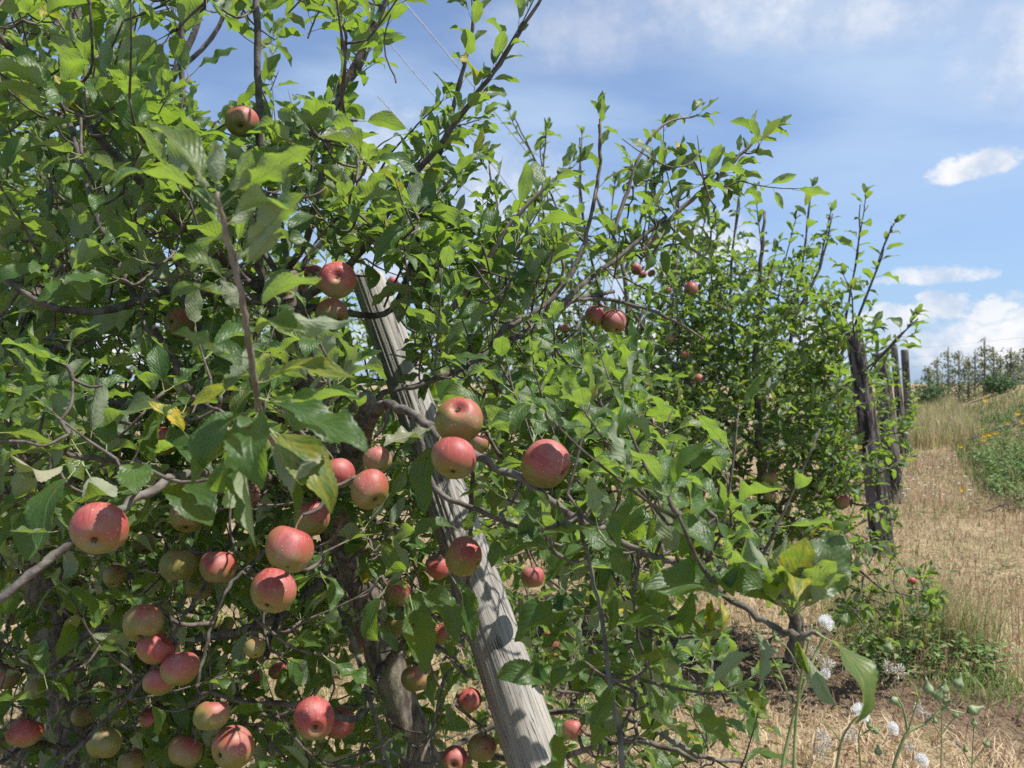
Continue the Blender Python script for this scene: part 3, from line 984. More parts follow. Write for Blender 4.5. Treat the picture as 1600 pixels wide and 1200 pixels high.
# the limb that carries the long right hand shoots
A.limb([(556, 660, 1.5), (600, 615, 1.5), (660, 600, 1.52), (720, 575, 1.56), (765, 545, 1.62), (800, 500, 1.68), (850, 492, 1.74), (900, 468, 1.8), (960, 455, 1.86)], [14, 10, 9, 9, 9, 9, 9, 8, 6], show=True)
A.limb([(700, 590, 1.55), (800, 530, 1.62), (860, 490, 1.74), (915, 440, 1.82), (975, 395, 1.88), (1040, 340, 1.92)], [9, 9, 9, 8, 7, 6], show=True)
A.limb([(780, 520, 1.65), (860, 470, 1.7), (905, 400, 1.75), (925, 330, 1.78), (938, 250, 1.8), (936, 195, 1.8)], [8, 8, 7, 6, 5, 4], show=True)
A.limb([(900, 468, 1.8), (960, 470, 1.84), (1030, 490, 1.86), (1100, 530, 1.9)], [6, 6, 5, 4])
# left hand limbs
A.limb([(420, 470, 1.72), (330, 457, 1.6), (260, 455, 1.5), (200, 476, 1.42), (135, 488, 1.36), (60, 470, 1.32), (-30, 405, 1.3)], [20, 16, 14, 13, 12, 11, 9], show=True)
A.limb([(510, 740, 1.8), (450, 750, 1.5), (350, 738, 1.2), (280, 745, 1.02), (205, 785, .95), (150, 820, .92), (95, 858, .90), (40, 905, .88), (-30, 955, .86)], [24, 18, 16, 15, 13, 13, 14, 14, 13], knob=.35, jit=.007)
A.limb([(400, 790, 1.3), (340, 765, 1.2), (260, 735, 1.12), (180, 722, 1.06), (120, 712, 1.0), (60, 700, .98)], [12, 11, 11, 10, 9, 6])
A.limb([(510, 800, 1.8), (450, 830, 1.5), (395, 880, 1.34), (352, 925, 1.3), (325, 1000, 1.28), (310, 1070, 1.26), (305, 1160, 1.25)], [14, 9, 7, 6, 6, 5, 4])
A.limb([(530, 830, 1.8), (400, 800, 1.55), (330, 905, 1.38), (290, 960, 1.34), (240, 1040, 1.32), (180, 1110, 1.28), (100, 1190, 1.22), (60, 1230, 1.2)], [12, 8, 7, 6, 6, 6, 6, 5])
A.limb([(570, 900, 1.8), (500, 850, 1.6), (520, 930, 1.5), (555, 1010, 1.45), (580, 1100, 1.4), (610, 1210, 1.36)], [10, 8, 8, 8, 7, 6])
A.limb([(600, 1030, 1.85), (560, 1120, 1.5), (480, 1100, 1.45), (390, 1100, 1.4), (330, 1080, 1.4)], [14, 10, 9, 8, 6])
A.limb([(600, 1040, 1.85), (640, 1000, 1.6), (700, 1020, 1.5), (735, 1060, 1.45)], [12, 9, 8, 6])
A.limb([(655, 1180, 1.85), (760, 1180, 2.0), (850, 1190, 1.9), (960, 1160, 1.5), (1040, 1168, 1.4), (1090, 1190, 1.35)], [12, 10, 10, 9, 8, 5], show=True)
A.limb([(655, 1200, 1.85), (780, 1130, 2.0), (900, 1110, 1.9), (1000, 1130, 1.6), (1090, 1180, 1.6), (1160, 1190, 1.65)], [10, 9, 8, 8, 7, 5])
A.limb([(905, 812, .98), (925, 900, .96), (945, 1000, .94), (950, 1060, .92), (962, 1120, .9), (978, 1220, .88)], [7, 7, 7, 8, 9, 9], show=True)
A.limb([(1000, 858, .93), (990, 940, .95), (1005, 1020, .97), (1030, 1080, .98)], [6, 5, 5, 4])
A.limb([(640, 650, 1.25), (730, 700, 1.4), (735, 850, 1.5), (728, 960, 1.55)], [8, 8, 7, 6])
A.limb([(530, 870, 1.8), (440, 960, 1.7), (300, 1000, 1.8), (160, 980, 1.8), (60, 1060, 1.8)], [18, 14, 12, 10, 8])
A.limb([(510, 700, 1.8), (400, 640, 1.7), (260, 640, 1.6), (120, 620, 1.55)], [16, 12, 10, 8])

# tree B
B.limb([(160, 1480, 2.2), (115, 1150, 2.2), (80, 950, 2.2), (62, 830, 2.2), (62, 760, 2.2), (50, 700, 2.18), (35, 620, 2.15), (45, 560, 2.15), (60, 400, 2.25), (95, 250, 2.3), (115, 80, 2.4), (130, -120, 2.4)],
       [70, 64, 60, 62, 60, 52, 34, 40, 26, 18, 14, 10], 'trunk', 'trunk', 16, 7, .01, node_from=.25)
B.limb([(70, 850, 2.2), (30, 810, 2.1), (-10, 760, 2.05), (-60, 700, 2.0)], [34, 30, 28, 24], 'branch', 'trunk', 12)
B.limb([(60, 830, 2.2), (0, 830, 2.15), (-70, 850, 2.1)], [20, 18, 16], 'branch', 'trunk')
B.limb([(60, 740, 2.2), (100, 765, 2.0), (130, 735, 1.9), (200, 725, 1.8)], [22, 16, 12, 8])
B.limb([(45, 560, 2.15), (150, 520, 2.2), (260, 470, 2.3), (350, 330, 2.4), (380, 150, 2.5)], [18, 14, 11, 9, 7])
B.limb([(60, 400, 2.25), (0, 330, 2.1), (-40, 200, 2.0)], [14, 11, 8])
B.limb([(80, 320, 2.3), (170, 200, 2.3), (175, 60, 2.3), (165, -60, 2.3)], [12, 9, 8, 6])
B.limb([(100, 200, 2.3), (220, 150, 2.4), (330, 60, 2.5), (380, -60, 2.5)], [9, 8, 7, 5])
B.limb([(45, 560, 2.15), (-20, 470, 2.0), (-60, 400, 1.9)], [12, 9, 7])
B.limb([(80, 950, 2.2), (200, 900, 2.1), (330, 850, 2.2), (430, 830, 2.3)], [16, 12, 9, 7])
B.limb([(100, 1080, 2.2), (200, 1080, 2.0), (330, 1060, 2.1), (430, 1120, 2.2)], [14, 11, 9, 7])
B.limb([(90, 1010, 2.2), (20, 1040, 2.0), (-40, 1020, 1.9)], [14, 11, 8])
B.limb([(120, 1180, 2.2), (60, 1160, 1.9), (0, 1190, 1.7)], [12, 9, 7])
# tree E behind
E.limb([(60, 1180, 3.3), (80, 900, 3.3), (90, 600, 3.3), (100, 300, 3.4), (120, 0, 3.5)], [46, 40, 30, 20, 12], 'trunk', 'trunk', 12, 6, .02, node_from=.2)
for q in ([(90, 700, 3.3), (200, 620, 3.2), (330, 560, 3.1), (450, 520, 3.1)], [(90, 650, 3.3), (0, 560, 3.2), (-60, 460, 3.1)], [(95, 450, 3.4), (220, 360, 3.3), (360, 260, 3.3)],
          [(85, 850, 3.3), (220, 820, 3.1), (380, 800, 3.1), (480, 860, 3.1)], [(85, 950, 3.3), (200, 960, 3.2), (330, 980, 3.2), (420, 1000, 3.2)],
          [(100, 350, 3.4), (220, 200, 3.4), (300, 60, 3.4), (330, -60, 3.4)], [(80, 900, 3.3), (0, 900, 3.1), (-60, 860, 3.0)], [(330, 560, 3.1), (450, 440, 3.1), (540, 330, 3.1)]):
    E.limb(q, [16, 13, 10, 7], 'branch', 'bark', 7)

# long leafy shoots of tree A (silhouette against the sky)
LA = .070
pshoot(A, [(1000, 395, 1.9), (1060, 330, 1.92), (1120, 282, 1.92), (1165, 235, 1.92), (1200, 205, 1.92)], (9, 4), 28, .080)
pshoot(A, [(960, 360, 1.85), (985, 290, 1.86), (1000, 250, 1.86), (1035, 195, 1.88), (1085, 175, 1.9)], (7, 3), 15, .080)
pshoot(A, [(925, 330, 1.78), (938, 260, 1.8), (936, 190, 1.8)], (6, 4), 11, .078)
pshoot(A, [(1040, 345, 1.92), (1095, 400, 1.9), (1110, 360, 1.9)], (5, 3), 5, .06)
pshoot(A, [(700, 490, 1.62), (766, 400, 1.6), (800, 345, 1.6), (860, 285, 1.6), (893, 262, 1.6)], (11, 4), 16, .080)
pshoot(A, [(775, 400, 1.7), (774, 330, 1.7), (772, 262, 1.7)], (5, 3), 7, .066)
pshoot(A, [(850, 490, 1.74), (880, 420, 1.72), (860, 370, 1.7), (850, 330, 1.7)], (6, 3), 8, .064)
for q, n_ in (([(560, 400, 1.62), (625, 300, 1.55), (680, 235, 1.5), (735, 160, 1.47), (790, 85, 1.45), (850, -20, 1.44)], 34),
              ([(600, 480, 1.7), (655, 350, 1.7), (668, 290, 1.7), (700, 200, 1.66), (735, 60, 1.62), (742, -30, 1.6)], 30),
              ([(575, 370, 1.75), (640, 270, 1.72), (690, 210, 1.7), (745, 190, 1.68)], 20),
              ([(560, 330, 1.8), (610, 240, 1.76), (650, 200, 1.74), (690, 160, 1.7)], 14),
              ([(640, 350, 1.6), (700, 290, 1.6), (745, 240, 1.6)], 12),
              ([(545, 340, 1.9), (570, 250, 1.9), (610, 215, 1.9)], 9)):
    pshoot(A, q, (4, 2), int(n_ * 1.25), .074, own=False, d_leaf=.1)
for q, n_ in (([(530, 150, 1.66), (560, 90, 1.66), (600, 10, 1.66)], 14), ([(405, 330, 1.64), (405, 60, 1.62), (402, -30, 1.6)], 22),
              ([(330, 390, 1.62), (245, 312, 1.54), (165, 225, 1.46), (40, 95, 1.35)], 18), ([(285, 220, 1.95), (283, 0, 1.95)], 14),
              ([(505, 260, 1.68), (530, 150, 1.66)], 7), ([(430, 250, 1.95), (560, 110, 1.9), (595, 10, 1.9)], 14),
              ([(480, 60, 1.5), (500, 10, 1.5), (520, -40, 1.5)], 10), ([(620, 130, 1.6), (600, 60, 1.6), (640, -30, 1.6)], 9)):
    pshoot(A, q, (3, 2), int(n_ * 1.2), .080, own=False)

sky_open = [[(880, -60), (850, 20), (830, 90), (805, 140), (795, 200), (835, 230), (900, 190), (930, 165), (1000, 120), (1110, 140), (1160, 170), (1230, 190), (1240, 240), (1215, 300), (1700, 300), (1700, -60)],
            [(290, 60), (350, 20), (392, 60), (380, 150), (330, 200), (295, 150)], [(430, 60), (520, 30), (530, 110), (470, 190), (425, 200)], [(548, 130), (600, 100), (625, 150), (575, 240), (545, 220)],
            [(215, 30), (262, 10), (270, 90), (225, 110)], [(612, 20), (700, 10), (690, 100), (650, 140), (606, 100)], [(590, 190), (640, 140), (660, 170), (610, 240), (575, 250)], [(785, 180), (800, 160), (840, 235), (790, 240)],
            [(705, 320), (735, 280), (755, 310), (720, 345)]]
# body of foliage, trees A, B, E
fill(A, [(-40, -40), (560, -40), (600, 120), (580, 330), (520, 420), (300, 460), (-40, 420)], 1.15, 2.1, 250, .088, up=.4, forbid=sky_open, pspur=.45, maxd=.4)
fill(A, [(520, 330), (700, 330), (800, 400), (920, 480), (1010, 570), (1010, 690), (900, 700), (760, 600), (560, 560), (500, 420)], 1.35, 1.95, 165, .078, up=.45, forbid=sky_open, pspur=.4)
fill(A, [(-40, 430), (480, 430), (560, 560), (520, 700), (-40, 700)], 1.3, 2.2, 170, .076, up=.2)
fill(A, [(-40, 690), (540, 690), (640, 850), (700, 1240), (-40, 1240)], 1.1, 2.0, 390, .074, up=.05, droop=.3, pspur=.5, dbias=.7)
fill(A, [(560, 640), (780, 760), (860, 900), (800, 1240), (560, 1240), (540, 800)], 1.35, 2.1, 80, .068, up=.2)
fill(A, [(760, 770), (1000, 750), (1060, 800), (1100, 870), (1040, 990), (1010, 1240), (830, 1240), (800, 980), (800, 900)], .88, 1.4, 66, .066, up=.3, pspur=.6, droop=.25)
fill(A, [(860, 640), (1010, 700), (1010, 800), (800, 780)], 1.0, 1.5, 22, .072, up=.3)
fill(A, [(1000, 750), (1120, 800), (1200, 860), (1180, 920), (1060, 880), (1000, 850)], .85, 1.1, 20, .068, up=.7, pspur=.7, maxd=.3)
fill(A, [(900, 960), (1080, 1000), (1180, 1080), (1190, 1190), (1100, 1240), (930, 1240)], 1.5, 1.8, 40, .062, up=.4, pspur=.5)
fill(A, [(940, 270), (1130, 230), (1200, 230), (1180, 300), (1080, 360), (960, 460), (900, 440)], 1.75, 2.0, 34, .076, up=.5, forbid=sky_open)
fill(B, [(-40, -40), (420, -40), (500, 200), (480, 500), (300, 640), (-40, 640)], 1.9, 2.8, 260, .080, up=.35, maxd=.5, forbid=sky_open)
fill(B, [(-40, 600), (480, 640), (520, 1240), (-40, 1240)], 1.8, 2.6, 380, .076, up=.1, maxd=.5)
fill(E, [(-40, 120), (200, 200), (420, 330), (540, 400), (540, 640), (520, 1060), (-40, 1060)], 2.8, 3.8, 380, .080, up=.3, maxd=.7)

fill(A, [(560, 820), (700, 840), (750, 1000), (700, 1060), (560, 1040)], 1.1, 1.5, 26, .074, up=.2, droop=.35)
fill(A, [(560, 540), (690, 580), (740, 760), (760, 900), (640, 860), (580, 700)], 2.15, 2.6, 75, .080, up=.3, maxd=.8)
fill(A, [(560, 760), (800, 780), (900, 900), (900, 1200), (560, 1200)], 2.1, 2.8, 110, .080, up=.3, maxd=1.0)
fill(A, [(860, 860), (1010, 880), (1030, 1000), (1010, 1200), (880, 1200)], 1.0, 1.5, 24, .074, up=.35, droop=.25)
fill(A, [(1030, 800), (1290, 840), (1320, 930), (1200, 960), (1060, 900)], .76, .95, 5, .066, up=.8, pspur=.8, maxd=.2)
fill(A, [(-40, 600), (520, 560), (540, 700), (300, 760), (-40, 800)], .9, 1.2, 46, .072, up=.4, pspur=.6, maxd=.35)
fill(A, [(620, 560), (1000, 600), (1020, 740), (860, 700), (700, 620)], 1.2, 1.6, 22, .076, up=.4, pspur=.4)
# hero shoot close to the lens: limb then big leaves
A.limb([(520, 780, 1.7), (470, 730, 1.1), (425, 690, .82), (408, 650, .7), (398, 600, .64), (388, 530, .61), (377, 460, .59), (362, 400, .58), (348, 345, .57), (338, 300, .56)],
       [16, 11, 11, 11, 11, 10, 10, 9, 9, 7], 'shoot', 'shoot', 9, 6, .0015, show=True)
hs = [
    ((342, 330, .57), (178, 238, .54), 1.05, (-.1, .15, .9), 3, (.35, .0, 0)),
    ((336, 318, .565), (232, 204, .60), .8, (-.5, .2, .8), 0, (.5, .12, 0)),
    ((337, 306, .56), (338, 222, .55), 1.2, (-.35, .8, -.3), 2, (.2, 0, .15)),
    ((340, 312, .56), (392, 236, .55), 1.2, (-.1, .85, -.35), 4, (.2, 0, .15)),
    ((345, 325, .57), (484, 236, .55), .95, (.0, .25, .9), 7, (.3, .05, 0)),
    ((348, 345, .575), (458, 312, .55), 1.2, (-.1, .45, .8), 1, (.4, .0, 0)),
    ((352, 365, .58), (300, 420, .60), .8, (-.8, .5, .3), 4, (.2, 0, .3)),
    ((360, 400, .58), (482, 342, .56), 1.0, (-.2, .35, .85), 5, (.5, 0, .1)),
    ((364, 415, .58), (408, 395, .60), .9, (.5, .6, .6), 2, (.6, 0, .3)),
    ((366, 450, .59), (268, 388, .58), 1.1, (.1, -.6, .8), 6, (.1, .1, 0)),
    ((380, 480, .60), (262, 436, .58), .9, (-.2, -.3, .9), 3, (.5, .12, 0)),
    ((384, 495, .61), (500, 446, .58), .75, (-.1, .35, .85), 0, (.45, 0, .05)),
    ((386, 505, .61), (518, 478, .58), .7, (-.3, .7, -.3), 5, (.4, .0, .1)),
    ((392, 560, .62), (264, 560, .58), 1.3, (.0, -.55, .9), 5, (.05, 0, 0)),
    ((396, 600, .64), (350, 600, .60), 1.4, (-.2, -.8, .5), 1, (.1, .1, 0)),
    ((400, 600, .64), (556, 602, .60), .8, (.1, -.55, .8), 0, (.8, .35, 0)),
    ((402, 622, .65), (566, 705, .60), .95, (.35, -.55, .8), 7, (.1, 0, 0)),
    ((402, 630, .65), (478, 640, .62), 1.0, (.1, -.5, .9), 3, (.3, .1, 0)),
    ((404, 640, .66), (394, 742, .58), 1.25, (-.1, -.75, .6), 6, (.0, 0, 0)),
    ((404, 640, .66), (290, 700, .60), 1.1, (-.25, -.45, .85), 3, (.2, 0, 0)),
    ((406, 650, .68), (320, 770, .62), 1.0, (-.3, -.7, .6), 2, (.1, 0, 0)),
    ((408, 655, .69), (500, 752, .62), 1.1, (.3, .45, -.8), 1, (.5, 0, .75)),
    ((412, 665, .70), (534, 772, .64), 1.0, (.2, -.7, .6), 3, (.6, .3, 0)),
    ((410, 668, .70), (390, 850, .66), .75, (-.5, -.7, .3), 4, (.05, 0, 0)),
    ((408, 665, .70), (452, 812, .68), .7, (.6, -.6, .3), 2, (.1, .08, 0)),
    ((406, 650, .68), (350, 800, .70), .9, (-.6, -.7, .2), 6, (.1, 0, 0)),
    ((398, 610, .64), (300, 640, .66), .8, (-.3, .5, .7), 0, (.9, .9, 0)),
    ((392, 575, .63), (450, 545, .66), .9, (.3, .2, .9), 3, (.8, .5, 0)),
    ((340, 300, .56), (300, 262, .54), .9, (-.4, .7, -.2), 1, (.4, 0, .15)),
    ((350, 355, .575), (402, 300, .60), 1.0, (-.2, .8, -.3), 4, (.3, 0, .2)),
    ((370, 430, .59), (436, 372, .56), 1.0, (-.1, .5, .7), 2, (.4, 0, .1)),
    ((382, 490, .60), (345, 440, .62), 1.0, (-.4, .7, .4), 7, (.4, 0, .4)),
    ((390, 540, .62), (470, 500, .58), .9, (.3, -.5, .8), 1, (.3, .05, 0)),
    ((396, 590, .63), (320, 545, .66), .9, (-.2, -.4, .9), 0, (.3, 0, 0)),
    ((398, 600, .64), (480, 570, .66), .9, (.2, .5, .8), 3, (.6, .1, .2)),
    ((404, 645, .66), (560, 640, .66), .8, (.3, -.5, .8), 2, (.2, 0, 0)),
]
for h in hs:
    hero(A, h[0], h[1], h[2], h[3], h[4], h[5])
# leaves on the sunlit left branch
for h in [((125, 720, .98), (10, 725, .90), 1.0, (-.1, .5, -.8), 1, (.6, 0, .85)), ((125, 722, .98), (70, 860, .9), 1.1, (-.3, -.8, .4), 0, (0, 0, 0)),
          ((128, 722, .98), (165, 800, .9), 1.0, (.2, .5, -.7), 3, (.5, 0, .35)), ((130, 715, 1.0), (30, 610, .95), .9, (-.2, .4, .8), 5, (.4, .05, 0)),
          ((140, 700, 1.0), (140, 590, 1.0), 1.1, (0, .5, .6), 2, (.5, .1, 0)), ((170, 715, 1.05), (240, 615, .98), 1.0, (.3, -.4, .85), 1, (.2, 0, .2)),
          ((230, 725, 1.1), (320, 700, 1.0), 1.1, (.1, -.5, .8), 6, (.1, 0, 0)), ((250, 745, 1.1), (330, 830, 1.0), 1.2, (.5, -.7, .4), 0, (.0, 0, 0)),
          ((255, 740, 1.1), (245, 640, 1.05), .9, (0, -.6, .7), 4, (.3, .1, 0)), ((90, 830, .9), (20, 855, .85), .9, (-.1, -.2, .9), 5, (.4, 0, .2)),
          ((300, 690, .9), (230, 632, .88), .9, (-.1, -.5, .9), 0, (.9, 1.0, 0))]:
    hero(A, *h)
# end cluster of the low right limb and its drooping leaves
HW[0] = .84
K = (1236, 962, .78)
for e, w, f, v, ti in [((1318, 845, .80), 1.6, (-.1, -.9, .35), 7, (.1, 0, .12)), ((1168, 855, .82), .95, (-.4, -.6, .6), 4, (.1, .02, 0)), ((1190, 845, .76), .9, (-.6, .4, .5), 2, (.5, .1, .1)),
                       ((1225, 838, .80), .9, (-.2, .6, .5), 4, (.3, 0, .2)), ((1262, 850, .74), 1.2, (.1, .9, .2), 0, (.9, 1.0, 0)), ((1245, 870, .70), .9, (.2, .8, .3), 3, (.9, .55, 0)),
                       ((1345, 938, .72), .75, (.1, -.25, .95), 5, (.8, .12, 0)), ((1322, 915, .84), .7, (.1, -.1, .95), 0, (.6, 0, 0)), ((1140, 890, .76), .95, (-.25, -.55, .8), 3, (.05, 0, 0)),
                       ((1215, 880, .72), .9, (-.1, .5, .5), 6, (.5, .2, 0)), ((1268, 905, .74), .8, (.5, .5, .4), 2, (.4, .05, .1)),
                       ((1285, 835, .78), 1.0, (.1, -.7, .6), 6, (.3, 0, .25)), ((1205, 915, .70), .8, (-.4, -.5, .7), 1, (.3, 0, 0)), ((1300, 880, .72), .9, (.3, .7, .5), 7, (.7, .15, 0)), ((1150, 930, .74), .8, (-.2, -.3, .9), 5, (.3, 0, .1))]:
    hero(A, K, e, w, f, v, ti)
for b, e, w, f, v, ti in [((1275, 988, .76), (1388, 1104, .66), 1.35, (.45, -.7, .55), 3, (.35, .12, 0)), ((1240, 990, .77), (1262, 1052, .74), .9, (-.4, -.7, .5), 4, (.1, .2, 0)),
                          ((1245, 1000, .77), (1300, 1085, .70), .8, (.2, .7, -.6), 2, (.2, 0, .35)), ((1170, 960, .83), (1192, 1075, .78), .8, (.6, .7, .1), 4, (.3, 0, .35)),
                          ((1140, 935, .85), (1018, 905, .78), 1.1, (.0, -.75, .65), 1, (.02, 0, 0)), ((1112, 920, .86), (1118, 990, .84), .8, (-.5, -.5, .4), 2, (.8, .9, 0)),
                          ((1110, 920, .86), (1140, 995, .80), .8, (.6, -.5, .5), 3, (.9, .7, 0)), ((1068, 885, .90), (1078, 800, .86), 1.2, (.1, -.9, .3), 0, (0, 0, 0)),
                          ((1065, 885, .90), (1035, 790, .9), 1.2, (-.2, .8, .4), 7, (.8, .12, 0)), ((1068, 885, .90), (1100, 805, .86), 1.1, (.3, -.8, .5), 6, (.1, 0, .2)),
                          ((1065, 888, .90), (1125, 812, .92), 1.1, (.4, .5, .5), 4, (.3, 0, .2)), ((1000, 860, .93), (985, 770, .9), 1.2, (-.3, -.8, .4), 1, (.0, 0, 0)),
                          ((1002, 858, .93), (1030, 790, .92), .9, (.3, -.6, .6), 2, (.1, 0, .3)), ((920, 945, 1.0), (800, 985, .94), 1.0, (.25, -.45, .85), 6, (.05, 0, 0)),
                          ((945, 1040, .95), (850, 1075, .92), .9, (.1, -.4, .9), 6, (.1, 0, 0)), ((955, 1060, .92), (925, 1140, .88), .9, (.3, -.8, .5), 1, (.1, 0, 0)),
                          ((870, 1075, .95), (790, 1040, .90), 1.0, (.2, -.6, .8), 3, (.0, 0, 0)), ((985, 1040, .92), (1025, 1130, .86), 1.1, (.6, -.7, .4), 0, (.1, .02, 0)),
                          ((1000, 1090, .89), (1050, 1200, .80), 1.2, (.5, -.7, .5), 5, (.15, .05, 0)), ((870, 1130, .95), (850, 1225, .88), 1.2, (.3, -.85, .4), 2, (.1, 0, 0)),
                          ((985, 1030, .93), (1045, 1035, .86), 1.2, (.3, -.7, .6), 7, (.3, .05, .1)), ((950, 1000, .94), (955, 920, .93), .9, (.1, -.8, .4), 4, (.7, .1, 0)),
                          ((945, 990, .94), (1060, 960, .86), 1.1, (.1, -.5, .85), 3, (.05, 0, 0)), ((905, 812, .98), (945, 870, .92), 1.3, (.2, -.8, .5), 0, (.05, 0, 0)),
                          ((895, 805, .99), (950, 770, .95), 1.2, (.2, -.4, .9), 6, (.2, 0, 0)), ((895, 690, 1.3), (900, 590, 1.22), 1.2, (.15, -.95, .1), 0, (0, 0, 0)),
                          ((960, 690, 1.3), (885, 690, 1.2), 1.0, (0, -.6, .8), 6, (.0, 0, 0)), ((960, 695, 1.3), (1030, 705, 1.2), .8, (.1, -.3, .9), 5, (.7, .05, 0)),
                          ((960, 690, 1.3), (1022, 655, 1.3), .8, (.2, -.3, .9), 0, (.7, .05, 0)), ((690, 680, 1.1), (655, 800, 1.02), 1.0, (-.3, -.9, .2), 1, (0, 0, 0)),
                          ((690, 660, 1.1), (615, 725, 1.05), 1.3, (-.4, -.5, .7), 5, (.2, 0, .6)), ((760, 660, 1.15), (700, 590, 1.15), .8, (-.2, -.2, .9), 3, (.7, .1, 0)),
                          ((640, 900, 1.15), (600, 840, 1.1), 1.0, (-.3, -.8, .5), 0, (.0, 0, .1)), ((650, 920, 1.15), (720, 985, 1.05), 1.1, (.4, -.8, .4), 6, (.0, 0, .1)),
                          ((640, 930, 1.15), (672, 1060, 1.05), 1.3, (.1, -.95, .2), 2, (.0, 0, 0)), ((700, 890, 1.1), (740, 1000, 1.05), .9, (.6, -.7, .2), 4, (.1, 0, 0)),
                          ((720, 830, 1.1), (650, 815, 1.05), .9, (0, -.4, .9), 3, (.2, 0, 0)), ((722, 835, 1.1), (745, 800, 1.08), 1.2, (-.1, -.8, .4), 7, (.3, 0, .25)),
                          ((725, 838, 1.1), (800, 870, 1.0), .8, (.2, -.3, .9), 0, (.6, .1, 0))]:
    hero(A, b, e, w, f, v, ti)

# ------------------------------------------------------------------ row 2: trees C and D
t = empty('apple_tree', 'slender second row apple tree, left of the black-trunked one, its thin shoots against cloud', 'apple tree', (0.75, 5.0, 0))
Cc = Tree(t)
t = empty('apple_tree', 'end tree of the second row, airy upright shoots, dark trunk beside the black hose', 'apple tree', (1.6, 4.45, 0))
D = Tree(t)
D.limb([(1238, 1035, 4.4), (1245, 985, 4.4), (1235, 930, 4.4), (1215, 860, 4.42), (1195, 790, 4.45), (1190, 720, 4.45), (1185, 660, 4.45), (1180, 560, 4.45), (1188, 430, 4.4), (1195, 330, 4.4)],
       [26, 24, 20, 22, 20, 14, 12, 9, 7, 4], 'trunk', 'trunk', 12, 6, .01, node_from=.15)
Cc.limb([(985, 985, 5.0), (990, 900, 5.0), (985, 760, 5.0), (980, 600, 5.0), (975, 430, 5.0), (930, 300, 5.0)], [22, 18, 14, 10, 7, 4], 'trunk', 'trunk', 12, 6, .01, node_from=.15)
for q in ([(1190, 760, 4.45), (1130, 700, 4.3), (1080, 600, 4.2), (1050, 500, 4.2), (1060, 400, 4.2)], [(1190, 750, 4.45), (1250, 680, 4.4), (1290, 600, 4.4), (1320, 500, 4.4), (1340, 400, 4.4), (1345, 320, 4.4)],
          [(1190, 700, 4.45), (1220, 620, 4.5), (1240, 500, 4.5), (1255, 400, 4.5), (1268, 300, 4.5)], [(1188, 660, 4.45), (1150, 560, 4.5), (1140, 450, 4.5), (1150, 340, 4.5), (1160, 285, 4.5)],
          [(1200, 800, 4.44), (1260, 760, 4.3), (1310, 720, 4.2), (1340, 700, 4.2)], [(1205, 830, 4.44), (1120, 800, 4.3), (1050, 790, 4.2), (1000, 760, 4.2)],
          [(1200, 790, 4.44), (1270, 830, 4.2), (1330, 880, 4.0), (1380, 920, 3.9), (1430, 930, 3.9)], [(1225, 900, 4.4), (1290, 900, 4.2), (1350, 930, 4.1), (1390, 950, 4.0)],
          [(1250, 680, 4.4), (1300, 620, 4.3), (1350, 580, 4.25), (1400, 530, 4.2), (1435, 498, 4.2)], [(1190, 700, 4.45), (1100, 640, 4.6), (1020, 600, 4.6), (1000, 540, 4.6)],
          [(1290, 600, 4.4), (1330, 520, 4.5), (1370, 420, 4.5), (1392, 352, 4.5)], [(1240, 500, 4.5), (1280, 420, 4.5), (1300, 335, 4.5)],
          [(1260, 760, 4.3), (1310, 780, 4.1), (1350, 790, 4.0), (1385, 780, 4.0)], [(1080, 600, 4.2), (1010, 520, 4.3), (960, 430, 4.4)]):
    D.limb(q, [7, 5, 4, 3, 2], 'branch', 'bark', 6, 4, .01, knob=0)
for q in ([(985, 760, 5.0), (910, 660, 4.9), (860, 520, 4.9), (840, 400, 4.9), (850, 260, 4.9), (852, 200, 4.9)], [(985, 760, 5.0), (1040, 660, 5.0), (1060, 520, 5.0), (1050, 400, 5.0), (1060, 300, 5.0)],
          [(980, 600, 5.0), (900, 480, 5.0), (890, 380, 5.0), (830, 240, 5.0), (802, 180, 5.0)], [(980, 550, 5.0), (930, 430, 5.1), (910, 320, 5.1), (906, 215, 5.1)],
          [(985, 800, 5.0), (900, 780, 4.8), (820, 740, 4.8), (780, 700, 4.8)], [(985, 840, 5.0), (1060, 800, 4.9), (1120, 780, 4.9)], [(840, 420, 4.9), (780, 400, 4.9), (720, 360, 4.9), (705, 350, 4.9)],
          [(975, 430, 5.0), (1000, 350, 5.0), (1010, 290, 5.0), (1015, 250, 5.0)], [(1050, 400, 5.0), (1100, 330, 5.0), (1110, 290, 5.0)]):
    Cc.limb(q, [6, 5, 4, 3, 2], 'branch', 'bark', 6, 4, .01, knob=0)
D_sky = [[(1060, 200), (1140, 300), (1160, 270), (1180, 300), (1235, 350), (1262, 280), (1285, 290), (1290, 350), (1330, 330), (1345, 290), (1365, 310), (1360, 360), (1395, 340), (1380, 420), (1360, 480), (1440, 480), (1440, 510), (1390, 590), (1700, 600), (1700, 100), (1060, 100)]]
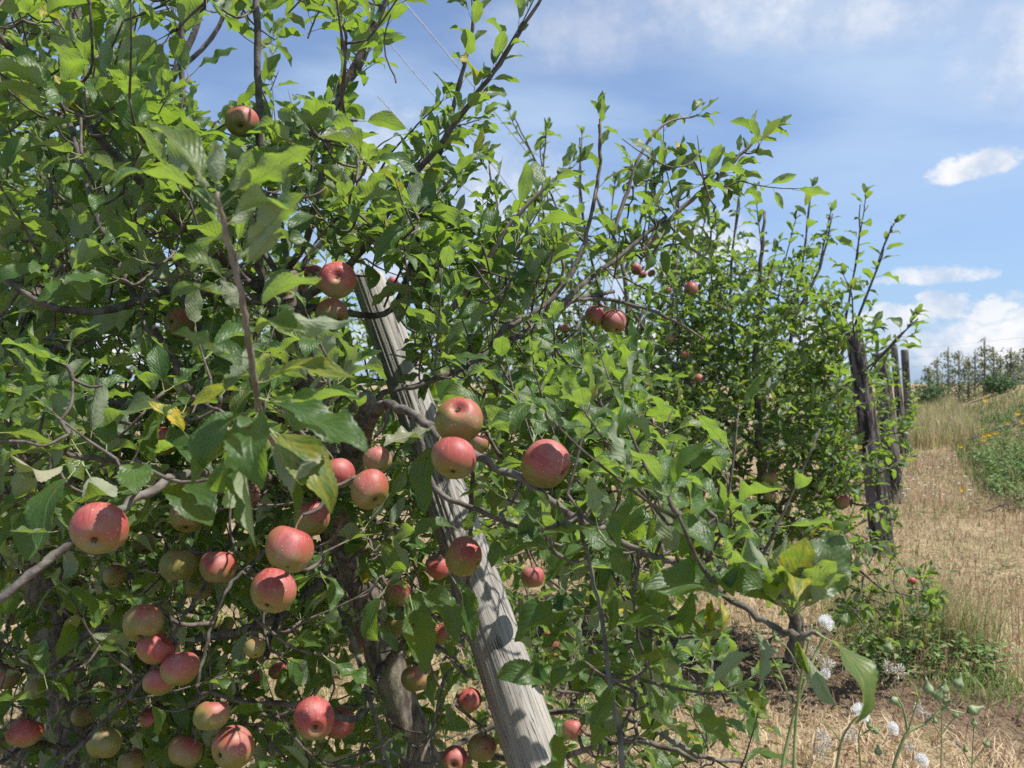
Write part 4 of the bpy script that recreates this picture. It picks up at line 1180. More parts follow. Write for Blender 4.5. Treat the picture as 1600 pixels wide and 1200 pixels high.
for q, n_ in (([(1240, 500, 4.5), (1255, 400, 4.5), (1268, 290, 4.5)], 22), ([(1280, 420, 4.5), (1300, 330, 4.5)], 16), ([(1320, 500, 4.4), (1340, 400, 4.4), (1347, 308, 4.4)], 22),
              ([(1350, 470, 4.5), (1370, 420, 4.5), (1393, 348, 4.5)], 18), ([(1350, 590, 4.25), (1400, 530, 4.2), (1436, 497, 4.2)], 20), ([(1140, 450, 4.5), (1150, 340, 4.5), (1160, 282, 4.5)], 26),
              ([(1185, 520, 4.45), (1190, 400, 4.4), (1180, 300, 4.4)], 26), ([(1210, 500, 4.5), (1225, 420, 4.5), (1245, 350, 4.5)], 16), ([(1300, 560, 4.4), (1340, 520, 4.3), (1370, 510, 4.3)], 14),
              ([(1120, 480, 4.6), (1110, 400, 4.6), (1125, 340, 4.6)], 18), ([(1350, 700, 4.0), (1380, 680, 4.0), (1412, 668, 3.95)], 12), ([(1340, 560, 4.3), (1330, 480, 4.3), (1325, 430, 4.3)], 12),
              ([(1340, 760, 4.0), (1370, 740, 4.0), (1400, 730, 3.95)], 10)):
    pshoot(D, q, (3, 1.5), int(n_ * .85), .118, own=False, d_leaf=.5)
for q, n_ in (([(870, 400, 4.9), (850, 260, 4.9), (852, 195, 4.9)], 26), ([(880, 350, 5.0), (830, 240, 5.0), (800, 175, 5.0)], 24), ([(925, 400, 5.1), (910, 320, 5.1), (906, 210, 5.1)], 26),
              ([(1000, 350, 5.0), (1010, 290, 5.0), (1015, 250, 5.0)], 16), ([(1050, 420, 5.0), (1060, 350, 5.0), (1062, 300, 5.0)], 18), ([(780, 400, 4.9), (720, 360, 4.9), (700, 348, 4.9)], 16),
              ([(840, 470, 4.9), (835, 400, 4.9), (815, 340, 4.9)], 18), ([(1090, 400, 5.0), (1110, 290, 5.0)], 18), ([(950, 430, 5.0), (955, 340, 5.0), (960, 280, 5.0)], 18)):
    pshoot(Cc, q, (3, 1.5), int(n_ * .85), .118, own=False, d_leaf=.5)
fill(D, [(1060, 420), (1150, 400), (1230, 430), (1300, 480), (1350, 560), (1350, 640), (1300, 840), (1180, 870), (1050, 850), (1000, 700), (1020, 520)], 3.95, 4.9, 540, .088, up=.6, forbid=D_sky, slen=(.12, .35), nl=(5, 10), pspur=.3, maxd=.7)
fill(D, [(1130, 780), (1290, 820), (1330, 760), (1400, 870), (1470, 930), (1440, 990), (1360, 1010), (1290, 940), (1140, 880)], 3.7, 4.3, 70, .080, up=.3, maxd=.7)
fill(D, [(1350, 880), (1470, 920), (1440, 1000), (1350, 1010), (1330, 940)], 3.7, 4.1, 22, .074, up=.3, maxd=.7)
fill(D, [(1300, 690), (1390, 720), (1420, 800), (1400, 880), (1320, 860), (1290, 760)], 3.8, 4.3, 30, .080, up=.3, maxd=.7)
fill(Cc, [(840, 420), (950, 380), (1060, 400), (1120, 470), (1100, 880), (900, 900), (790, 780), (760, 560)], 4.5, 5.6, 520, .088, up=.6, slen=(.12, .35), nl=(5, 10), pspur=.3, maxd=.7)

fill(Cc, [(680, 470), (860, 480), (900, 560), (900, 900), (700, 880)], 4.8, 5.8, 170, .086, up=.5, slen=(.12, .35), nl=(5, 10), pspur=.3, maxd=.9)


# ------------------------------------------------------------------ trees behind, generated
def back_tree(x, y, h, n, label, seed_spread=.75, L=.085, yellow=.03):
    z0 = float(height(x, y))
    root = empty('apple_tree', label, 'apple tree', (x, y, z0))
    T_ = Tree(root, 'leaf_far', yellow)
    top = np.array([x + R.normal() * .1, y + R.normal() * .1, z0 + h * .95])
    tr = catmull([np.array([x, y, z0]), np.array([x + R.normal() * .06, y, z0 + h * .35]), np.array([x + R.normal() * .1, y, z0 + h * .65]), top], 5)
    mb = MB(); mb.tube(tr, np.linspace(.045, .008, len(tr)), 8)
    mesh_obj('trunk', mb.mesh('trunk', [M['trunk']]), root)
    T_.nodes += list(tr[4:])
    mb = MB()
    for k in range(13):
        a = k * 2.4 + R.random(); zf = .22 + .62 * k / 13
        s0 = np.array([x, y, z0 + h * zf])
        ln = seed_spread * (1.1 - .55 * zf) * R.uniform(.8, 1.2)
        dv = np.array([math.cos(a), math.sin(a), 0])
        c = catmull([s0, s0 + dv * ln * .5 + UPV * .1, s0 + dv * ln * .9 + UPV * .35, s0 + dv * ln + UPV * R.uniform(.5, .8)], 4)
        mb.tube(c, np.linspace(.014, .003, len(c)), 5)
        T_.nodes += list(c[1::2])
    mesh_obj('branch', mb.mesh('branch', [M['bark']]), root)['kind'] = 'stuff'
    NN = list(T_.nodes)
    for i in range(n):
        q = NN[R.integers(len(NN))] + rdir() * R.random() * .18
        shoot(T_, q, nrm(rdir() * .8 + UPV * .9 + nrm(q - np.array([x, y, q[2]])) * .4), R.uniform(.12, .42), int(R.integers(6, 11)), L, .002)
    return T_


BT = []
u_row = np.array([-.89, .46])
for k, (lab) in enumerate(['apple tree of the second row standing behind the trunk of the nearest tree', 'second row apple tree seen as small bright leaves through dark lower left foliage',
                           'leftmost apple tree of the second row, behind the rough trunk at the left']):
    q = np.array([0.75, 5.0]) + u_row * 1.35 * (k + 1)
    BT.append(back_tree(q[0], q[1], 2.6, 210, lab))
row3 = np.array([3.3, 8.2])
for k, lab in enumerate(['end apple tree of the third row, low and leafy behind the first old post', 'second apple tree of the third row from the first dark old post',
                         'third apple tree of the third row from the first dark old post', 'fourth apple tree of the third row from the first dark old post']):
    q = row3 + u_row * 1.3 * k
    BT.append(back_tree(q[0], q[1], 1.9 if k == 0 else 2.4, 170, lab, L=.10))
for x, y, h_, lab in [(5.0, 11.2, 1.5, 'small bushy apple tree filling the gap behind the pair of old posts'), (3.9, 11.8, 2.2, 'distant apple tree of the fourth row, left of the small bushy one')]:
    BT.append(back_tree(x, y, h_, 130, lab, L=.12, yellow=.06))

# ------------------------------------------------------------------ apples
TR = {'A': A, 'B': B, 'C': Cc, 'D': D}
apple_scr = []
BL = nrm([.30, -.25, .85])
for T_ in TR.values(): T_.limb_pts = np.concatenate(T_.limb_all)


def nearest_limb(t, q):
    return float(np.min(np.linalg.norm(t.limb_pts[:, :3] - q, axis=1) - t.limb_pts[:, 3]))


for i, (px, py, dia, red, cal, tr, lab) in enumerate(AP):
    d = apple_depth(i)
    for _ in range(14):
        dd_ = nearest_limb(TR[tr], P(px, py, d))
        if dd_ > dia / F * d * .5 + .009: break
        d -= .014
    diam = dia / F * d
    cpos = P(px, py, d)
    cv = nrm(cal) if cal else nrm([R.normal() * .35, -.35 + R.normal() * .3, -.9])
    root = empty('apple', lab, 'apple', cpos, 'apples on the trees' if False else None)
    big = dia > 30
    nu, nv = (40, 26) if big else (16, 11)
    th = np.linspace(0, PI, nv + 1)[:, None]; a = (np.arange(nu) / nu * 2 * PI)[None, :]
    ph = R.random() * 6
    sq = R.uniform(.86, .96)
    rr = np.sin(th) ** .88 * (1 + .055 * np.cos(th)) * (1 + .026 * np.cos(5 * a + ph) * (th / PI) ** 2 + .045 * np.cos(a + ph) * np.cos(th) + .028 * np.cos(2 * a + ph * 2))
    zz = sq * np.cos(th) - .36 * np.exp(-(th / .30) ** 2) + .26 * np.exp(-((PI - th) / .27) ** 2) + .065 * np.cos(a + ph) * np.sin(th)
    V = np.stack([rr * np.cos(a), rr * np.sin(a), zz + 0 * a], -1).reshape(-1, 3) * diam / 2 * .985
    T = []
    for r_ in range(nv):
        for k in range(nu):
            p0 = r_ * nu + k; p1 = r_ * nu + (k + 1) % nu
            T += [(p0, p0 + nu, p1 + nu), (p0, p1 + nu, p1)]
    zax = -cv
    rotm = Vector(zax).to_track_quat('Z', 'Y').to_matrix()
    Rm = np.array(rotm)
    wn = nrm(V.copy()) if False else (V / np.linalg.norm(V, axis=1, keepdims=True)) @ Rm.T
    dotb = wn @ BL
    blush = smooth01((dotb * .55 + red * .55 + .24) / 1.05)
    me = raw_mesh('skin', V, T, [M['apple']], attrs={'blush': ('FLOAT', blush)})
    o = mesh_obj('skin', me, root, False)
    o.rotation_mode = 'QUATERNION'; o.rotation_quaternion = rotm.to_quaternion()
    # stem
    topw = cpos + zax * diam / 2 * (sq - .34)
    e1 = topw + zax * diam * .22 + rdir() * .002
    nn, dist = nearest(TR[tr], e1)
    mb = MB(); e2 = e1 + nrm(nn - e1) * min(dist, .012) + UPV * .004
    mb.tube(catmull([topw, e1, e2], 3), [.0016] * 7, 5)
    mesh_obj('stem', mb.mesh('stem', [M['stem']]), root)
    if dist > .012:
        connect(TR[tr], e2, .0026, 2.0)
    # calyx
    if big:
        mb = MB()
        bz = -diam / 2 * (sq - .22)
        for k in range(6):
            aa = k / 6 * 2 * PI + ph
            dr = np.array([math.cos(aa), math.sin(aa), 0]); sd = np.array([-math.sin(aa), math.cos(aa), 0])
            r0, r1 = diam * .012, diam * .075
            mb.add([dr * r0 + sd * diam * .018 + [0, 0, bz], dr * r0 - sd * diam * .018 + [0, 0, bz], dr * r1 + [0, 0, bz - diam * .035]], [(0, 1, 2)])
        mb.tube([[0, 0, bz + diam * .03], [0, 0, bz - diam * .008]], [diam * .045, diam * .03], 7)
        o = mesh_obj('calyx', mb.mesh('calyx', [M['calyx']], smooth=False), root, False)
        o.rotation_mode = 'QUATERNION'; o.rotation_quaternion = rotm.to_quaternion()
    apple_scr.append((px, py, dia, d))

# shrivelled fruit
root = empty('shrivelled_apple', 'shrivelled brown mummified apple hanging just above the orange apples', 'rotten apple', P(386, 774, 1.1))
nu, nv = 40, 26
th = np.linspace(0, PI, nv + 1)[:, None]; a = (np.arange(nu) / nu * 2 * PI)[None, :]
rn = .0175 * (1 + .28 * (vnoise(9 * np.sin(th) * np.cos(a) + 20, 9 * np.sin(th) * np.sin(a) + 20, 9 * np.cos(th) + 20 + 0 * a) - .5)
              + .22 * (vnoise(26 * np.sin(th) * np.cos(a) + 40, 26 * np.sin(th) * np.sin(a) + 40, 26 * np.cos(th) + 40 + 0 * a) - .5))
V = np.stack([rn * np.sin(th) * np.cos(a), rn * np.sin(th) * np.sin(a), rn * np.cos(th)], -1).reshape(-1, 3)
T = []
for r_ in range(nv):
    for k in range(nu):
        p0 = r_ * nu + k; p1 = r_ * nu + (k + 1) % nu
        T += [(p0, p0 + nu, p1 + nu), (p0, p1 + nu, p1)]
mesh_obj('skin', raw_mesh('skin', V, T, [M['rot']], smooth=False), root, False)
mb = MB(); q = P(386, 774, 1.1); mb.tube([q + UPV * .014, q + UPV * .035 + [0.004, 0, 0]], [.0016, .0014], 5)
mesh_obj('stem', mb.mesh('stem', [M['stem']]), root)
connect(A, q + UPV * .035 + [0.004, 0, 0], .0022, 1.0)
apple_scr.append((386, 774, 36, 1.1))

# ------------------------------------------------------------------ prune leaves that would hide fruit, post, limbs
post_poly = [(548, 436), (598, 436), (640, 600), (740, 800), (800, 960), (885, 1210), (775, 1210), (700, 960), (632, 780), (585, 600)]
sun_paths = []
for f in np.linspace(0, 1, 9):
    q_ = P(712 + 160 * f, 790 + 420 * f, 1.98 - .26 * f) + np.array([.02, -.04, 0])
    sun_paths.append((q_, .085, .9))
for (ax, ay, dia, ad) in apple_scr:
    if dia > 55 and ay < 1000: sun_paths.append((P(ax, ay, ad) + SUN * .02, .025, .75))
for i_ in np.where(np.array(A.keep))[0]:
    sun_paths.append((np.array(A.p[i_]) + np.array(A.d[i_]) * A.L[i_] * .7, .065 if A.p[i_][1] < .72 else .03, .92))
for q_ in [(650, 1150, 1.82), (625, 1080, 1.82), (670, 1190, 1.82), (575, 940, 1.8)]:
    sun_paths.append((P(*q_), .07, .9))
for q_ in [(900, 950, 1.05), (950, 1050, 1.0), (1000, 1130, 1.0), (1050, 850, .95), (900, 830, 1.1), (980, 900, 1.0), (860, 1040, 1.0), (820, 600, 1.4), (700, 520, 1.5), (620, 900, 1.15)]:
    sun_paths.append((P(*q_), .07, .7))
for q_ in [(60, 885, .89), (120, 840, .91), (205, 785, .95), (280, 745, 1.02)]: sun_paths.append((P(*q_), .03, .8))
for T_ in (A, B, E):
    p = np.array(T_.p); d = np.array(T_.d); L_ = np.array(T_.L)
    cx, cy, cz = proj(p + d * (L_ * .7)[:, None])
    bx, by, bz = proj(p)
    ln = L_ / np.maximum(cz, .1) * F
    kill = np.zeros(len(p), bool)
    keep = np.array(T_.keep)
    rnd = R.random(len(p))
    for (ax, ay, dia, ad) in apple_scr:
        if dia < 25 and T_ is A or ad > 3: 
            r_ = dia * .8
        else: r_ = dia * .5
        hit = (np.hypot(cx - ax, cy - ay) < r_ + ln * .32) & (cz < ad + .02)
        kill |= hit & (rnd < .86)
        # leaves must not pierce the fruit
        kill |= (np.linalg.norm(p + d * (L_ * .6)[:, None] - P(ax, ay, ad), axis=1) < dia / F * ad * .62)
    ip = in_poly(cx, cy, post_poly) & (cz < 2.12)
    kill |= ip & (((cy < 560) & (rnd < .985)) | ((cy >= 560) & (cy < 740) & (rnd < .28)) | ((cy >= 740) & (rnd < .93)))
    for fp in sky_open:
        kill |= in_poly(cx, cy, fp) & (rnd < .9)
    kill |= (cz < .62)
    kill |= (cz < .8) & (ln > 150) & (rnd < .8)
    mid_ = p + d * (L_ * .7)[:, None]
    for (q_, rad_, pr_) in sun_paths:
        v_ = mid_ - q_; t_ = v_ @ SUN
        dist_ = np.linalg.norm(v_ - t_[:, None] * SUN, axis=1)
        kill |= (t_ > .03) & (dist_ < rad_) & (rnd < pr_)
    # trunk base window at the bottom
    kill |= in_poly(cx, cy, [(590, 1000), (645, 1020), (705, 1210), (610, 1210)]) & (cz < 1.86) & (rnd < .93)
    kill |= in_poly(cx, cy, [(500, 850), (555, 850), (605, 980), (550, 980)]) & (cz < 1.85) & (rnd < .7)
    for c in (A.show if T_ is A else []):
        sx, sy, sz = proj(c)
        for k in range(0, len(c), 1):
            kill |= (np.hypot(cx - sx[k], cy - sy[k]) < 9 + ln * .12) & (cz < sz[k]) & (rnd < .72)
    kill &= ~keep
    T_.kill = kill
for T_ in (D, Cc):
    p = np.array(T_.p); d = np.array(T_.d); L_ = np.array(T_.L)
    cx, cy, cz = proj(p + d * (L_ * .7)[:, None]); rnd = R.random(len(p))
    kill = np.zeros(len(p), bool)
    for (ax, ay, dia, ad) in apple_scr:
        if ad > 3: kill |= (np.hypot(cx - ax, cy - ay) < dia * .6 + 5) & (cz < ad + .05) & (rnd < .9)
    # old posts stay visible
    kill |= in_poly(cx, cy, [(1318, 530), (1348, 525), (1376, 720), (1398, 860), (1362, 860), (1342, 720)]) & (rnd < np.where(cy < 680, .93, .45))
    T_.kill = kill

# ------------------------------------------------------------------ turn leaf lists into objects
ALL = [A, B, E, Cc, D] + BT
for T_ in ALL:
    for k in ('p', 'd', 'n'): setattr(T_, k, np.array(getattr(T_, k)))
    T_.L = np.array(T_.L); T_.w = np.array(T_.w); T_.var = np.array(T_.var); T_.tint = np.array(T_.tint)
    kill = getattr(T_, 'kill', np.zeros(len(T_.p), bool))
    m_ = ~kill
    for k in ('p', 'd', 'n', 'L', 'w', 'var', 'tint'): setattr(T_, k, getattr(T_, k)[m_])
# coarse depth map to learn which leaves show
cell = 6
gw, gh = 1600 // cell + 1, 1200 // cell + 1
zb = np.full((gh, gw), 1e9); ib = np.full((gh, gw), -1, int)
off = []; n0 = 0; P_all = []
for T_ in ALL:
    off.append(n0); n0 += len(T_.p)
pa = np.concatenate([T_.p + T_.d * (T_.L * .75)[:, None] for T_ in ALL])
La = np.concatenate([T_.L for T_ in ALL])
X_, Y_, Z_ = proj(pa)
r_all = La / np.maximum(Z_, .1) * F * .36
order = np.argsort(-Z_)
for i in order:
    if Z_[i] < .3 or X_[i] < -60 or X_[i] > 1660 or Y_[i] < -60 or Y_[i] > 1260: continue
    r = max(r_all[i], 3)
    x0, x1 = int(max(0, (X_[i] - r) // cell)), int(min(gw - 1, (X_[i] + r) // cell))
    y0, y1 = int(max(0, (Y_[i] - r * .7) // cell)), int(min(gh - 1, (Y_[i] + r * .7) // cell))
    if x1 >= x0 and y1 >= y0: ib[y0:y1 + 1, x0:x1 + 1] = i
vis = np.bincount(ib[ib >= 0], minlength=n0)

for ti, T_ in enumerate(ALL):
    n = len(T_.p)
    X, Y, Z = proj(T_.p + T_.d * (T_.L * .6)[:, None])
    px_len = T_.L / np.maximum(Z, .1) * F
    lod = np.where(px_len > 62, 0, np.where(px_len > 24, 1, 2))
    outside = (X < -80) | (X > 1680) | (Y < -80) | (Y > 1280) | (Z < .1)
    lod = np.where(outside, np.maximum(lod, 1), lod)
    if T_.mat == 'leaf_far': lod = np.full(n, 2)
    S = np.cross(T_.d, T_.n)
    v_here = vis[off[ti]:off[ti] + n]
    single = np.zeros(n, bool)
    if T_ in (A, B, E, Cc, D):
        o_ = np.argsort(-v_here)
        pick = o_[:300]; single[pick[v_here[pick] > 1]] = True
    rootloc = Vector(T_.root.location)
    for i in np.where(single)[0]:
        ob = bpy.data.objects.new('leaf', leaf_mesh(int(lod[i]), int(T_.var[i]), T_.mat))
        s_, d_, n_ = S[i] * T_.L[i] * T_.w[i], T_.d[i] * T_.L[i], T_.n[i] * T_.L[i]
        mt = Matrix(((s_[0], d_[0], n_[0], T_.p[i][0] - rootloc.x), (s_[1], d_[1], n_[1], T_.p[i][1] - rootloc.y), (s_[2], d_[2], n_[2], T_.p[i][2] - rootloc.z), (0, 0, 0, 1)))
        ob.parent = T_.root
        ob.matrix_basis = mt
        ob.color = (*T_.tint[i], 1)
        C.objects.link(ob)
    VV = []; TT = []; UU = []; MM = []; AA = []; nv0 = 0
    for l in (0, 1, 2):
        for v_ in range(8):
            m_ = np.where((lod == l) & (T_.var == v_) & ~single)[0]
            if not len(m_): continue
            V, Tt, UV, MI = TEMPL[l][v_]
            Ls = T_.L[m_][:, None, None]
            W_ = (T_.p[m_][:, None, :] + V[None, :, 0:1] * S[m_][:, None, :] * Ls * T_.w[m_][:, None, None]
                  + V[None, :, 1:2] * T_.d[m_][:, None, :] * Ls + V[None, :, 2:3] * T_.n[m_][:, None, :] * Ls)
            k = len(m_)
            VV.append(W_.reshape(-1, 3)); TT.append((Tt[None] + (np.arange(k) * len(V))[:, None, None] + nv0).reshape(-1, 3))
            UU.append(np.tile(UV, (k, 1))); MM.append(np.tile(MI, k))
            AA.append(np.repeat(np.concatenate([T_.tint[m_], np.ones((k, 1))], 1), len(V), 0))
            nv0 += k * len(V)
    me = raw_mesh('crown', np.concatenate(VV), np.concatenate(TT), [M[T_.mat], M['petiole']], np.concatenate(MM), np.concatenate(UU),
                  {'tint': ('FLOAT_COLOR', np.concatenate(AA))})
    ob = mesh_obj('crown', me, T_.root)
    ob.color = (0, 0, 0, 1); ob['kind'] = 'stuff'
    if T_.tw.V:
        ob = mesh_obj('twigs', T_.tw.mesh('twigs', [M['twig']]), T_.root); ob['kind'] = 'stuff'
    print('tree', ti, n, 'single', single.sum(), 'tris', len(me.polygons))


# ------------------------------------------------------------------ posts
def post(name, label, top, foot, r_top, r_bot, mat, group=None, seed=0, fine=True):
    top = np.array(top, float); foot = np.array(foot, float)
    ax = top - foot; H = np.linalg.norm(ax)
    nr, na = (150, 96) if fine else (40, 28)
    z = np.linspace(-.15, H, nr)[:, None]; a = (np.arange(na) / na * 2 * PI)[None, :]
    r0 = r_bot + (r_top - r_bot) * np.clip(z / H, 0, 1)
    big = vnoise(np.cos(a) * 1.5 + 9 + seed, np.sin(a) * 1.5 + 9, z * 1.2 + seed) - .5
    bend = .012 * np.sin(z * 2.2 + seed)
    gr = vnoise(np.cos(a) * 9 + 20 + seed, np.sin(a) * 9 + 20, z * 1.6)
    crack = vnoise(np.cos(a) * 5.5 + 33 + seed, np.sin(a) * 5.5 + 33, z * .9 + 7)
    cr = np.exp(-((crack - .5) / .022) ** 2) * .006
    r = r0 * (1 + .10 * big) + .0022 * (gr - .5) - cr * (1 if fine else 1.5)
    X = r * np.cos(a) + bend; Y = r * np.sin(a); Zz = z + 0 * a
    # ragged top
    Zz[-1] += .006 * (vnoise(np.cos(a) * 3 + 4, np.sin(a) * 3 + 4, 5)[0] - .5)
    V = np.stack([X, Y, Zz], -1).reshape(-1, 3)
    T = []
    for i in range(nr - 1):
        for k in range(na):
            p0 = i * na + k; p1 = i * na + (k + 1) % na
            T += [(p0, p1, p1 + na), (p0, p1 + na, p0 + na)]
    # end grain: rings stepping to the centre
    b = (nr - 1) * na; V = list(V)
    prev = b
    for f in (.97, .66, .33):
        s0 = len(V)
        for k in range(na):
            q = np.array(V[b + k]); V.append((q[0] * f, q[1] * f, q[2] + (.003 if f < .9 else .001) + .002 * (R.random() - .5)))
        for k in range(na):
            T += [(prev + k, prev + (k + 1) % na, s0 + (k + 1) % na), (prev + k, s0 + (k + 1) % na, s0 + k)]
        prev = s0
    cidx = len(V); V.append((0, 0, H + .003))
    for k in range(na): T.append((prev + k, prev + (k + 1) % na, cidx))
    ob = mesh_obj(name, raw_mesh(name, V, T, [M[mat]]))
    ob.location = tuple(foot); ob.rotation_mode = 'QUATERNION'
    ob.rotation_quaternion = Vector(ax).to_track_quat('Z', 'Y')
    tag(ob, label, 'post', group)
    return ob


pt = P(573, 437, 2.20); pb = P(842, 1200, 1.70)
foot = pb + (pb - pt) * (pb[2] / (pt[2] - pb[2]))
foot[2] = 0
ax_ = Vector(pt - foot)
qi = ax_.to_track_quat('Z', 'Y').inverted()


def on_post(px, py):
    f_ = (py - 437) / 763
    d_ = 1 / ((1 - f_) / 2.20 + f_ / 1.70) - .06
    return qi @ (Vector(P(px, py, d_)) - Vector(foot))


M['post_wood'] = wood_mat('weathered_post', (0.37, 0.35, 0.322), (0.225, 0.212, 0.195), (0.10, 0.09, 0.08), -.10,
                          [(on_post(768, 1020), .014), (on_post(757, 1066), .012), (on_post(700, 860), .008), (on_post(590, 500), .010)])
post('wooden_post', 'big weathered grey round post leaning steeply back in the middle of the near tree', pt, foot, .046, .078, 'post_wood', seed=1)
g_p = 'old leaning posts at the ends of the rows'
for (tx, ty, bx, by, wt_, wb_, lab, sd) in [(1334, 520, 1382, 868, 26, 36, 'first and nearest of the old dark leaning posts, partly wrapped in apple leaves', 2),
                                            (1374, 553, 1398, 788, 20, 27, 'second old dark leaning post, right behind the first and blackened at its foot', 3),
                                            (1397, 541, 1413, 716, 10, 13, 'third old leaning post, thin and pale between the second and the last', 4),
                                            (1413, 547, 1424, 690, 11, 13, 'farthest old leaning post, its flat top clear against the sky', 5)]:
    fo = ground_hit(bx, by)
    d_ = fo[1]
    tp = P(tx, ty, d_ + .35)
    post('wooden_post', lab, tp, fo, wt_ / 2 / F * d_, wb_ / 2 / F * d_, 'old_post', g_p, sd, False)
fo = ground_hit(1404, 768)
post('wooden_post', 'reddish brown post half hidden close behind the second old post', P(1384, 575, fo[1] + .3), fo, .05, .06, 'old_post', g_p, 8, False)

# ------------------------------------------------------------------ wires and hoses
def strand(name, label, cat, pts, r, mat, sides=6, group=None):
    mb = MB(); mb.tube(catmull(pts, 6), r, sides)
    ob = mesh_obj(name, mb.mesh(name, [M[mat]]))
    return tag(ob, label, cat, group)


gw_ = 'thin wires crossing the sky'
strand('wire', 'uppermost thin wire crossing the sky above the leafy shoots', 'wire', [P(560, -80, 5.6), P(720, 110, 5.8), P(905, 350, 6.0), P(1000, 560, 6.2)], .0044, 'wire', group=gw_)
strand('wire', 'middle thin wire crossing the sky, in the gap left of the dense leafy shoot', 'wire', [P(520, -40, 5.6), P(640, 105, 5.8), P(800, 300, 6.0), P(905, 520, 6.2)], .0038, 'wire', group=gw_)
strand('wire', 'lowest thin wire crossing the pale cloud between the shoots', 'wire', [P(590, 150, 5.6), P(700, 270, 5.8), P(780, 350, 6.0), P(860, 560, 6.2)], .0038, 'wire', group=gw_)


def gpts(lst, dz=.02):
    return [ground_hit(*q) + np.array([0, 0, dz]) for q in lst]


strand('drip_hose', 'black drip hose lying across the mulch by the dark trunk of the second row tree', 'hose', gpts([(700, 1070), (900, 1048), (1040, 1040), (1120, 1036), (1180, 1020), (1240, 992), (1345, 972), (1500, 935)], .03), .009, 'hose', 8)
strand('drip_hose', 'short black hose end at the right edge of the dry grass', 'hose', gpts([(1540, 808), (1570, 797), (1600, 784), (1660, 760)], .05), .010, 'hose', 8)
strand('drip_hose', 'black hose slanting among the yellow flowers on the weedy bank', 'hose', gpts([(1512, 706), (1530, 700), (1560, 688), (1600, 676)], .25), .013, 'hose', 8)
strand('dry_cane', 'thin dark bare cane standing slanted in the mulch before the drip hose', 'stick', [ground_hit(1043, 1070), ground_hit(1043, 1070) + [.12, 0, .22], ground_hit(1043, 1070) + [.33, .05, .42]], .0045, 'twig', 6)

# ------------------------------------------------------------------ grass and weeds
def blades(name, label, xy, hgt, wid, cols, lean=.35, flat=0.0, segs=2, kind='stuff'):
    n = len(xy)
    x, y = xy[:, 0], xy[:, 1]
    z = height(x, y) - .005
    a = R.uniform(0, 2 * PI, n); ld = R.uniform(0, 1, n) * lean + flat
    ldir = np.stack([np.cos(a), np.sin(a)], -1)
    sd = np.stack([-np.sin(a + R.normal(size=n) * .7), np.cos(a), ], -1)
    base = np.stack([x, y, z], -1)
    ldn = np.minimum(ld, 1.45)
    def at(f):
        o_ = ldn * f
        return base + np.stack([ldir[:, 0] * np.sin(o_) * hgt * f, ldir[:, 1] * np.sin(o_) * hgt * f, np.cos(o_) * hgt * f + .004], -1)
    w3 = np.stack([sd[:, 0] * wid, sd[:, 1] * wid, 0 * wid], -1)
    p0, p1, p2 = at(0), at(.55), at(1.0)
    V = np.stack([p0 - w3, p0 + w3, p1 - w3 * .8, p1 + w3 * .8, p2], 1).reshape(-1, 3)
    t0 = np.array([(0, 1, 3), (0, 3, 2), (2, 3, 4)])
    T = (t0[None] + (np.arange(n) * 5)[:, None, None]).reshape(-1, 3)
    lf = vnoise(x * .55 + 40, y * .55 + 40, 6.6); mf = vnoise(x * 2.1 + 40, y * 2.1 + 40, 2.6)
    cols = cols * (.62 + .42 * lf + .38 * mf)[:, None] * np.stack([1 + .10 * (lf - .5), np.ones(n), 1 + .25 * (lf - .5)], -1)
    cc = np.repeat(np.concatenate([cols, np.ones((n, 1))], 1), 5, 0)
    ob = mesh_obj(name, raw_mesh(name, V, T, [M['blade']], attrs={'col': ('FLOAT_COLOR', cc)}))
    return tag(ob, label, kind=kind)


def region(n, ymin, ymax, smin, smax, power=-1.0):
    """points between the row-end line offsets smin..smax, thinner with distance"""
    u = R.random(n)
    y = ymin * (ymax / ymin) ** u
    s = R.uniform(smin, smax, n)
    return np.stack([.52 * y + s, y], -1)


def mixcol(n, c1, c2, c3=None, p3=0.0):
    f = R.random(n)[:, None]
    c = np.array(c1) * (1 - f) + np.array(c2) * f
    if c3 is not None:
        m_ = R.random(n) < p3
        c[m_] = np.array(c3) * R.uniform(.8, 1.2, (m_.sum(), 1))
    return c


def patch(xy, sc, lo, seed=2.2):
    return vnoise(xy[:, 0] * sc + 31, xy[:, 1] * sc + 31, seed) > lo


n = 78000
xy = region(n, 2.6, 26, -4.5, 3.4)
off_ = np.abs(xy[:, 1] - 4.25 + (xy[:, 0] - 1.6) * .517)
xy = xy[patch(xy, 1.2, .25) & (patch(xy, 2.6, .34, 4.1) | (R.random(len(xy)) < .25)) & ~((off_ < .55) & (xy[:, 0] < 2.6) & (R.random(len(xy)) < .85))]
n = len(xy)
blades('dry_grass', 'short mown dry straw grass covering the ground', xy, R.uniform(.03, .11, n) * (1 + xy[:, 1] * .03), R.uniform(.0012, .0026, n) * (1 + xy[:, 1] * .10),
       mixcol(n, (0.38, 0.29, 0.16), (0.60, 0.51, 0.34), (0.30, 0.18, 0.12), .25), lean=1.2)
n = 26000
xy = region(n, 2.6, 14, -6.5, 2.6)
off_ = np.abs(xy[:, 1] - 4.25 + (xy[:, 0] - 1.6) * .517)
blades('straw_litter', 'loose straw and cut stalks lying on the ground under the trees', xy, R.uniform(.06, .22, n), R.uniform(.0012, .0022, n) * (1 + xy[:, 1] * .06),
       mixcol(n, (0.34, 0.25, 0.14), (0.56, 0.46, 0.30), (0.16, 0.09, 0.055), .3) * np.where((off_ < .6) & (xy[:, 0] < 2.6), .42, 1.0)[:, None], lean=.15, flat=1.36)
